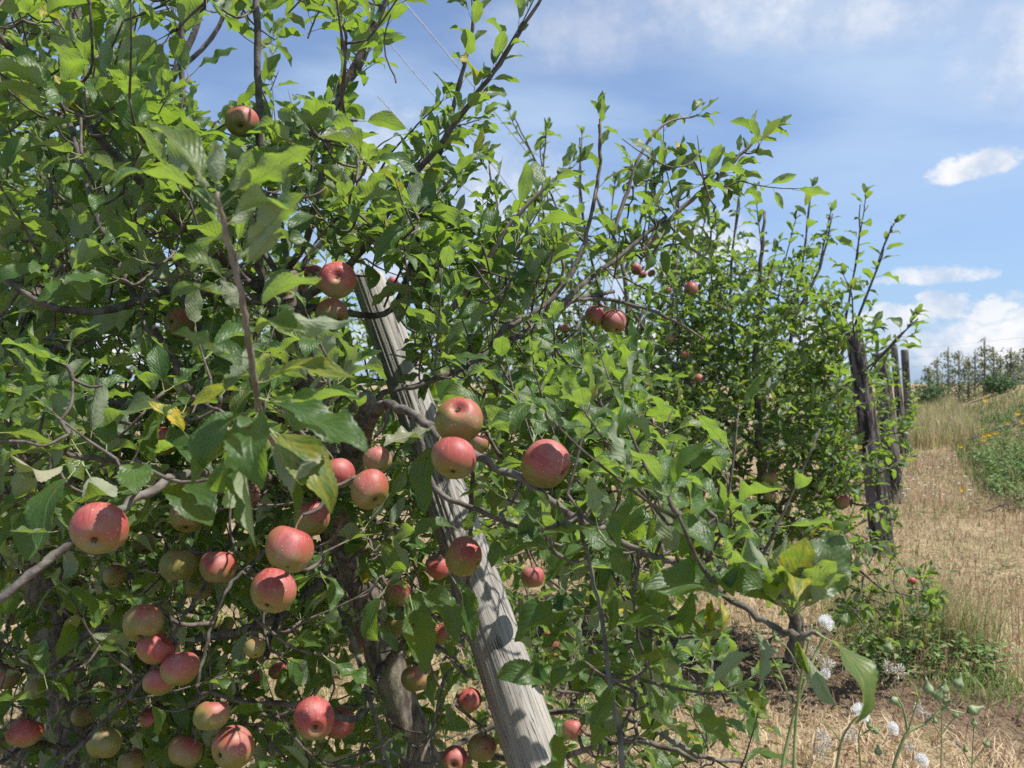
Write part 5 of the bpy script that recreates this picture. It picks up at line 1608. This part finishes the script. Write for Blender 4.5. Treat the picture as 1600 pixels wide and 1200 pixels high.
# reddish seeding dry grass, ankle high
n = 16000
xy = region(n, 4.2, 20, -.1, 3.4)
xy = xy[patch(xy, .9, .42, 5.1)]; n = len(xy)
blades('seeding_grass', 'reddish brown dry seeding grass in loose drifts', xy, R.uniform(.06, .18, n), R.uniform(.0010, .0020, n) * (1 + xy[:, 1] * .09),
       mixcol(n, (0.36, 0.21, 0.14), (0.50, 0.36, 0.24)), lean=.6)
# tall mixed tuft near the end of row two
n = 2600
c0 = ground_hit(1470, 1035)
xy = np.stack([c0[0] + R.normal(size=n) * .22, c0[1] + np.abs(R.normal(size=n)) * .40], -1)
blades('tall_grass', 'tall half green half straw grass tuft beside the low bushy apple branch', xy, R.uniform(.15, .58, n) * (1 - .25 * R.random(n)), R.uniform(.0016, .003, n),
       mixcol(n, (0.13, 0.19, 0.05), (0.30, 0.32, 0.12), (0.52, 0.42, 0.24), .40), lean=.75)
n = 420
c0 = ground_hit(1545, 1085)
xy = np.stack([c0[0] + R.normal(size=n) * .20, c0[1] + R.normal(size=n) * .12], -1)
blades('green_grass', 'bright green low grass tuft in front of the tall straw tuft', xy, R.uniform(.06, .17, n), R.uniform(.0018, .0032, n), mixcol(n, (0.12, 0.20, 0.045), (0.24, 0.34, 0.09)), lean=.7)
n = 7000
xy = region(n, 3.0, 7.5, -3.2, 1.6); xy = xy[patch(xy, 1.7, .60, 7.7)]; n = len(xy)
blades('green_grass', 'thin yellowish green grass growing through the straw', xy, R.uniform(.05, .17, n), R.uniform(.0014, .0026, n), mixcol(n, (0.16, 0.22, 0.05), (0.36, 0.36, 0.12)), lean=.7)
n = 5200
xy = region(n, 4.6, 22, -.4, 3.2); xy = xy[patch(xy, 1.4, .66, 9.7)]; n = len(xy)
blades('wispy_grass', 'thin wispy mid-height grass stalks standing along the mown path', xy, R.uniform(.12, .42, n), R.uniform(.0009, .0016, n) * (1 + xy[:, 1] * .12),
       mixcol(n, (0.40, 0.34, 0.20), (0.55, 0.47, 0.30), (0.17, 0.24, 0.07), .4), lean=.5)
xy = region(260, 5.5, 18, -.2, 3.4); xy = xy[patch(xy, .8, .50, 1.8)]
WEEDS2 = xy
LITTER = region(900, 2.8, 12, -3.5, 1.2)
# bank: dry tall grass and green weeds further off
n = 7000
xy = region(n, 17, 32, -1.0, 1.6)
blades('tall_dry_grass', 'pale tall dry grass growing at the foot of the far posts', xy, R.uniform(.3, .75, n), R.uniform(.006, .011, n), mixcol(n, (0.40, 0.33, 0.17), (0.56, 0.47, 0.27), (0.20, 0.26, 0.07), .18), lean=.45)
n = 17000
xy = region(n, 10.5, 34, .9, 7.0); xy = xy[patch(xy, .35, .30, 8.8)]; n = len(xy)
blades('green_weeds', 'lush green weeds covering the bank at the right', xy, R.uniform(.06, .42, n) * (.25 + vnoise(xy[:, 0] * .9 + 9, xy[:, 1] * .9, 4.4)), R.uniform(.005, .011, n), mixcol(n, (0.06, 0.13, 0.03), (0.17, 0.25, 0.06), (0.42, 0.35, 0.19), .25), lean=.8)


def leafy(name, label, xy, hmin, hmax, L, per, cols):
    """broad leaved weeds: stems with small leaves, one mass"""
    mb = MB(); V = []; T = []; cc = []
    k0 = 0
    for (x, y) in xy:
        h_ = R.uniform(hmin, hmax); z = float(height(x, y))
        for j in range(per):
            f = (j + 1) / per
            a = R.random() * 6.28
            p = np.array([x, y, z + h_ * f]) + rdir() * .03
            d = nrm([math.cos(a), math.sin(a), R.uniform(-.2, .6)]); s = nrm(np.cross(d, [0, 0, 1]) + rdir() * .3) * L * .22
            l_ = L * R.uniform(.6, 1.2)
            V += [p, p + d * l_ * .5 + s, p + d * l_ * .5 - s, p + d * l_ - UPV * .2 * l_]
            T += [(k0, k0 + 1, k0 + 2), (k0 + 1, k0 + 3, k0 + 2)]
            c = cols[R.integers(len(cols))] * R.uniform(.8, 1.2)
            cc += [(*c, 1)] * 4
            k0 += 4
    ob = mesh_obj(name, raw_mesh(name, V, T, [M['blade']], attrs={'col': ('FLOAT_COLOR', cc)}))
    return tag(ob, label, kind='stuff')


gc = [np.array((0.07, 0.13, 0.03)), np.array((0.12, 0.20, 0.05)), np.array((0.20, 0.27, 0.11))]
leafy('fallen_leaves', 'brown and yellowed fallen leaves scattered on the ground', LITTER, .0, .03, .06, 1, [np.array((0.20, 0.11, 0.05)), np.array((0.32, 0.22, 0.10)), np.array((0.12, 0.07, 0.04))])
leafy('path_weeds', 'small scattered green weeds on the mown path', WEEDS2, .04, .16, .06, 8, gc)
xy = region(1500, 9.5, 22, 1.1, 5.0); xy = xy[patch(xy, .5, .33, 3.8)]
leafy('broad_weeds', 'broad-leaved green weeds on the near side of the bank', xy, .12, .42, .10, 18, gc)
xy = region(420, 3.6, 8.0, -2.8, .9); xy = xy[patch(xy, 1.1, .52, 4.8)]
leafy('low_weeds', 'low broad-leaved weeds around the tree bases', xy, .04, .20, .05, 9, gc)
c0 = ground_hit(1450, 1045)
leafy('broad_weeds', 'leafy green weeds at the base of the tall tuft', np.stack([c0[0] + R.normal(size=60) * .28, c0[1] + R.normal(size=60) * .15], -1), .08, .28, .06, 12, gc)

# yellow flowers
fl = [(1372 + 128, 789 - 93), (1525, 663), (1533, 668), (1573, 660), (1598, 659), (1545, 678), (1556, 676), (1538, 680), (1537, 686), (1539, 624), (1590, 645), (1503, 764), (1500, 665)]
mbp = None
for i, (px, py) in enumerate(fl):
    gp = ground_hit(px, py + 20)
    d_ = gp[1]
    c = P(px, py, d_)
    root = empty('yellow_flower', 'small orange-yellow wildflower on its thin stem on the weedy bank', 'flower', gp, 'orange-yellow wildflowers on the bank')
    mb = MB(); mb.tube([gp, c], [.005, .004], 4)
    mesh_obj('stem', mb.mesh('stem', [M['weed_stem']]), root)
    mb = MB(); r = 4.3 / F * d_
    for k in range(9):
        a = k / 9 * 2 * PI
        v1 = np.array([math.cos(a), -.35, math.sin(a) * .8]) * r; v2 = np.array([math.cos(a + .5), -.35, math.sin(a + .5) * .8]) * r
        mb.add([c, c + v1, c + (v1 + v2) * .58, c + v2], [(0, 1, 2), (0, 2, 3)])
    mesh_obj('petal', mb.mesh('petal', [M['petal']], smooth=False), root)
# small white daisies along the path
sp = region(70, 9, 15, -.3, .8)
mb = MB()
for (x, y) in sp:
    z = float(height(x, y)) + R.uniform(.15, .35)
    r = R.uniform(.012, .022)
    mb.tube([[x, y, z - .3], [x, y, z]], [.003, .002], 3, 1)
    c = np.array([x, y, z])
    for k in range(6):
        a = k / 6 * 2 * PI
        mb.add([c, c + np.array([math.cos(a), math.sin(a), .1]) * r, c + np.array([math.cos(a + .8), math.sin(a + .8), .1]) * r], [(0, 1, 2)])
tag(mesh_obj('daisies', mb.mesh('daisies', [M['daisy'], M['weed_stem']], smooth=False)), 'tiny white daisies scattered along the path edge', kind='stuff')


# ------------------------------------------------------------------ sow thistles gone to seed
def seed_head(root, c, r, d, dull=False):
    """a fluffy half-open head of fine hairs"""
    mb = MB(); d = nrm(d)
    u = nrm(np.cross(d, [0.2, 1, .3])); w = np.cross(d, u)
    for k in range(420 if not dull else 110):
        a = R.random() * 2 * PI; e = math.acos(R.uniform(.05 if not dull else -.3, 1))
        dv = d * math.cos(e) + (u * math.cos(a) + w * math.sin(a)) * math.sin(e)
        rr = r * R.uniform(.62, 1.08) * (1 - .35 * abs(float(np.dot(dv, u)))) * (1.0 if not dull else R.uniform(.5, 1.1))
        s = nrm(np.cross(dv, rdir())) * r * .028
        p0 = c + dv * r * .12
        p1 = c + dv * rr
        mb.add([p0, p1 - s, p1 + s], [(0, 1, 2)])
        for j in range(3):
            q = nrm(dv + rdir() * .9) * r * .22
            mb.add([p1 - dv * r * .15, p1 - dv * r * .15 + q + s * .5, p1 - dv * r * .15 + q - s * .5], [(0, 1, 2)])
    mesh_obj('seed_head', mb.mesh('seed_head', [M['dull_fluff' if dull else 'fluff']], smooth=False), root)


def bud(root, c, r, d, dry=False):
    d = nrm(d); mb = MB()
    f = np.linspace(0, 1, 9)
    prof = np.array([.35, .85, 1.0, .92, .68, .45, .32, .26, .16])
    pts = c[None, :] + d[None, :] * (f * r * 3.0)[:, None]
    mb.tube(pts, prof * r, 8, knob=.15)
    b = mesh_obj('bud', mb.mesh('bud', [M['weed_bud']]), root)
    mb = MB(); tip = pts[-1]
    for k in range(7):
        q = nrm(d + rdir() * .35) * r * .8; s = rdir() * r * .1
        mb.add([tip - d * r * .2 - s, tip - d * r * .2 + s, tip + q], [(0, 1, 2)])
    mesh_obj('bud_tip', mb.mesh('bud_tip', [M['bud_tip']], smooth=False), b)


def weed(label, base, stems, heads, buds):
    b = P(*base); gb = b.copy(); gb[2] = 0.0; gb[0] -= .02
    root = empty('sow_thistle', label, 'weed', gb, 'sow thistles gone to seed')
    for s in stems:
        pts = [P(*q) if len(q) == 3 else gb for q in s[1]]
        if len(s[1][0]) == 1:
            g_, f_ = pts[0], pts[1]
            pts = [g_ + (f_ - g_) * k for k in (0, .5, .8, .93, .97)] + pts[1:]
        mb = MB(); c = catmull(pts, 5); mb.tube(c, np.linspace(s[0][0] * .8, s[0][1] * .55, len(c)) ** 1.0 / 2 / F * base[2], 7, knob=.12)
        mesh_obj('stem', mb.mesh('stem', [M['weed_stem']]), root)
    for (x, y, d_, r, dv, dull) in heads: seed_head(root, P(x, y, d_), r / F * d_, dv, dull)
    for (x, y, d_, r, dv) in buds: bud(root, P(x, y, d_), r / F * d_, dv)
    return root


weed('tall sow thistle with two thick stems and a white fluffy head beside the drooping leaf', (1225, 1200, .95),
     [((10, 7), [(1,), (1222, 1200, .95), (1240, 1120, .96), (1256, 1070, .96), (1275, 1020, .97), (1292, 985, .98)]), ((10, 6), [(1,), (1240, 1210, .95), (1244, 1120, .96), (1252, 1055, .95), (1262, 1010, .95), (1268, 975, .95)]),
      ((5, 3), [(1240, 1110, .96), (1222, 1060, .95), (1208, 1030, .94), (1200, 1010, .94)]), ((4, 3), [(1254, 1060, .96), (1235, 1020, .95), (1218, 1000, .94)]), ((3, 2), [(1256, 1070, .96), (1290, 1020, .97), (1318, 980, .98)]),
      ((3, 2), [(1256, 1060, .96), (1272, 1050, .97), (1290, 1055, .98)])],
     [(1288, 976, .98, 17, (.35, -.3, .8), False), (1292, 1040, .99, 18, (.1, -.6, .3), True), (1272, 1020, 1.0, 14, (.1, -.6, .5), True), (1286, 1052, 1.0, 12, (.3, -.5, 0), False)],
     [(1200, 1015, .94, 5, (-.1, 0, 1)), (1214, 1003, .94, 5, (-.3, 0, 1)), (1212, 990, .95, 5, (-.4, 0, 1)), (1211, 1020, .94, 4, (.2, -.2, .9)), (1278, 995, .97, 5, (-.1, -.1, 1)), (1317, 975, .98, 6, (.4, 0, .9)), (1262, 1002, .95, 5, (-.2, -.1, 1)), (1300, 985, .98, 5, (.2, -.1, 1))])
weed('branching sow thistle with white tufted and spent heads, left of the bud cluster', (1310, 1200, 1.1),
     [((8, 5), [(1,), (1306, 1210, 1.1), (1314, 1160, 1.1), (1330, 1130, 1.1), (1342, 1118, 1.1)]), ((5, 3), [(1,), (1345, 1200, 1.1), (1342, 1150, 1.1), (1352, 1120, 1.1), (1354, 1105, 1.1)]),
      ((4, 2), [(1314, 1160, 1.1), (1300, 1140, 1.1), (1284, 1125, 1.1)]), ((4, 2), [(1342, 1150, 1.1), (1365, 1140, 1.1), (1385, 1160, 1.1)]), ((3, 2), [(1314, 1165, 1.1), (1300, 1175, 1.1), (1284, 1172, 1.1)])],
     [(1343, 1116, 1.1, 19, (.4, -.3, .8), False), (1284, 1150, 1.1, 15, (0, -.3, .8), True), (1282, 1172, 1.1, 14, (-.2, -.5, .4), True), (1330, 1150, 1.12, 17, (0, -.4, .4), True), (1394, 1140, 1.1, 13, (.1, -.3, .5), False),
      (1290, 1160, 1.12, 15, (0, -.6, .2), True)],
     [(1358, 1138, 1.1, 5, (.1, 0, 1)), (1366, 1146, 1.1, 5, (.5, 0, .8)), (1372, 1180, 1.1, 6, (0, 0, 1))])
weed('sow thistle with a tight cluster of green pointed buds near the bottom right', (1395, 1200, 1.0),
     [((9, 7), [(1,), (1396, 1200, 1.0), (1408, 1165, 1.0), (1418, 1145, 1.0), (1445, 1130, 1.0), (1475, 1106, 1.0)]), ((5, 3), [(1418, 1145, 1.0), (1412, 1110, 1.0), (1400, 1085, 1.0), (1392, 1070, 1.0)]),
      ((4, 3), [(1475, 1106, 1.0), (1466, 1095, 1.0), (1455, 1080, 1.0)]), ((4, 3), [(1475, 1106, 1.0), (1490, 1095, 1.0), (1497, 1080, 1.0)]), ((4, 3), [(1475, 1106, 1.0), (1495, 1112, 1.0), (1512, 1114, 1.0)]),
      ((3, 2), [(1418, 1145, 1.0), (1432, 1100, 1.0), (1438, 1080, 1.0)])],
     [(1420, 1165, 1.0, 12, (.3, -.4, -.3), True), (1434, 1108, 1.02, 14, (.2, -.5, .3), True), (1404, 1050, 1.05, 16, (.2, -.5, .3), True), (1388, 1042, 1.06, 15, (-.2, -.5, .3), True), (1440, 1190, 1.0, 14, (0, -.3, .9), False)],
     [(1452, 1085, 1.0, 9, (-.2, 0, 1)), (1474, 1084, 1.0, 8, (.05, -.1, 1)), (1462, 1092, .98, 8, (.2, -.2, .6)), (1496, 1076, 1.0, 8.5, (.2, 0, 1)), (1512, 1112, 1.0, 8.5, (.9, -.1, .35)), (1392, 1090, 1.0, 7, (.5, -.1, -.5)), (1478, 1100, .98, 6, (0, -.6, .5)), (1386, 1018, 1.02, 7, (.3, 0, 1))])
for j, (x, y, lab) in enumerate([(1518, 1195, 'small sow thistle with a few buds at the bottom edge below the bud cluster'), (1470, 1150, 'slender sow thistle with nodding spent heads right of the bud cluster stem')]):
    d_ = 1.5
    weed(lab, (x, 1215, d_), [((4, 3), [(1,), (x, 1215, d_), (x + 2, y - 30, d_), (x + 4, y - 60, d_)]), ((3, 2), [(x, y, d_), (x - 12, y - 20, d_), (x - 20, y - 35, d_)]), ((3, 2), [(x, y, d_), (x + 14, y - 20, d_), (x + 22, y - 28, d_)])],
         [(x - 20, y - 36, d_, 9, (-.3, -.3, -.4), True)], [(x + 4, y - 60, d_, 5, (0, 0, 1)), (x + 22, y - 28, d_, 5, (.3, 0, 1)), (x - 8, y - 20, d_, 4, (-.3, 0, 1))])

# ------------------------------------------------------------------ far orchard on the rise
ordinal = ['first', 'second', 'third', 'fourth', 'fifth', 'sixth', 'seventh', 'eighth', 'ninth', 'tenth', 'eleventh', 'twelfth']
fx = [(1450, 575), (1463, 560), (1480, 545), (1497, 552), (1512, 560), (1522, 548), (1537, 530), (1551, 545), (1562, 556), (1578, 545), (1590, 556), (1603, 540)]
LT = TEMPL[2]
for i, (px, ptop) in enumerate(fx):
    d_ = 30 + (i % 3) * 1.5
    x = (px - 800) / F * d_; z0 = float(height(x, d_)); ztop = CAMZ - (ptop - 600) / F * d_
    h_ = max(ztop - z0, 1.2)
    root = empty('young_tree', f'{ordinal[i]} from the left of the slim staked bronze-leaved trees in the far row', 'young tree', (x, d_, z0), 'slim young staked trees in the far row')
    mb = MB(); mb.tube([[x + .06, d_, z0], [x + .05, d_, z0 + h_ * 1.04]], [.025, .022], 6)
    mesh_obj('stake', mb.mesh('stake', [M['stake']]), root)
    mb = MB(); tr = catmull([[x, d_, z0], [x + .03, d_, z0 + h_ * .5], [x, d_, z0 + h_ * .98]], 4); mb.tube(tr, np.linspace(.03, .008, len(tr)), 6)
    mesh_obj('trunk', mb.mesh('trunk', [M['trunk']]), root)
    T_ = Tree(root, 'leaf_bronze' if i % 3 else 'leaf_bronze', .05)
    T_.nodes += list(tr)
    for k in range(40):
        f = 1 - .85 * R.random() ** .8
        p = np.array([x, d_, z0 + h_ * f]) + np.array([R.normal() * .20, R.normal() * .20, 0]) * (1.35 - f)
        connect(T_, p, .006, 1.5)
        for j in range(7):
            T_.leaf(p + rdir() * .10, rdir(), leaf_normal(None, .8, .8), .16)
    S = np.cross(np.array(T_.d), np.array(T_.n)); k = len(T_.p)
    V, Tt, UV, MI = LT[1]
    W_ = np.array(T_.p)[:, None, :] + .13 * (V[None, :, 0:1] * S[:, None, :] + V[None, :, 1:2] * np.array(T_.d)[:, None, :] + V[None, :, 2:3] * np.array(T_.n)[:, None, :])
    lowf = (np.array(T_.p)[:, 2] - z0) / h_
    ob = mesh_obj('crown', raw_mesh('crown', W_.reshape(-1, 3), (Tt[None] + (np.arange(k) * len(V))[:, None, None]).reshape(-1, 3), [M['leaf_bronze'], M['petiole']],
                                    np.tile(MI, k), np.tile(UV, (k, 1)), {'tint': ('FLOAT_COLOR', np.repeat(np.concatenate([np.array(T_.tint), np.ones((k, 1))], 1), len(V), 0))}), root)
    ob.color = (0, 0, 0, 1); ob['kind'] = 'stuff'
    ob = mesh_obj('twigs', T_.tw.mesh('twigs', [M['bark']]), root); ob['kind'] = 'stuff'
for j, (z_, lab) in enumerate([(0, 'top trellis wire over the slim young trees in the far row'), (1, 'middle trellis wire running through the slim young trees in the far row'), (2, 'lowest trellis wire running through the slim young trees in the far row')]):
    strand('wire', lab, 'wire', [P(1425, 545 + j * 14, 30), P(1520, 536 + j * 14, 30.5), P(1640, 522 + j * 14, 31)], .006, 'wire', 5, 'trellis wires of the far row')
# bushes at the foot of the far row
for i, (px, py, w_, h_, lab) in enumerate([(1452, 620, .8, 1.3, 'rounded grey-green bush at the left end of the far row of young trees'), (1560, 618, .6, .7, 'low silvery bush under the far row of young trees')]):
    d_ = 28.5; x = (px - 800) / F * d_; z0 = float(height(x, d_))
    root = empty('bush', lab, 'bush', (x, d_, z0))
    mb = MB()
    V = []; T = []; k0 = 0; cc = []
    for k in range(14):
        q = np.array([x, d_, z0]) + np.array([R.normal() * w_ * .4, R.normal() * w_ * .4, h_ * R.uniform(.5, .95)])
        mb.tube([[x, d_, z0], (q + [x, d_, z0]) / 2 + rdir() * .05, q], [.02, .012, .006], 4)
    mesh_obj('branch', mb.mesh('branch', [M['bark']]), root)['kind'] = 'stuff'
    for k in range(900):
        a = rdir(); f = R.random() ** .4
        p = np.array([x, d_, z0 + h_ * .5]) + a * np.array([w_, w_, h_ * .5]) * f * (1 + .3 * R.normal() * .5)
        d1 = rdir(); s = nrm(np.cross(d1, rdir())) * .035
        V += [p, p + d1 * .06 + s, p + d1 * .06 - s, p + d1 * .13]; T += [(k0, k0 + 1, k0 + 2), (k0 + 1, k0 + 3, k0 + 2)]; k0 += 4
        cc += [(*(np.array((.09, .15, .06)) * R.uniform(.7, 1.5)), 1)] * 4
    ob = mesh_obj('crown', raw_mesh('crown', V, T, [M['blade']], attrs={'col': ('FLOAT_COLOR', cc)}), root); ob['kind'] = 'stuff'
print('objects', len(bpy.data.objects))
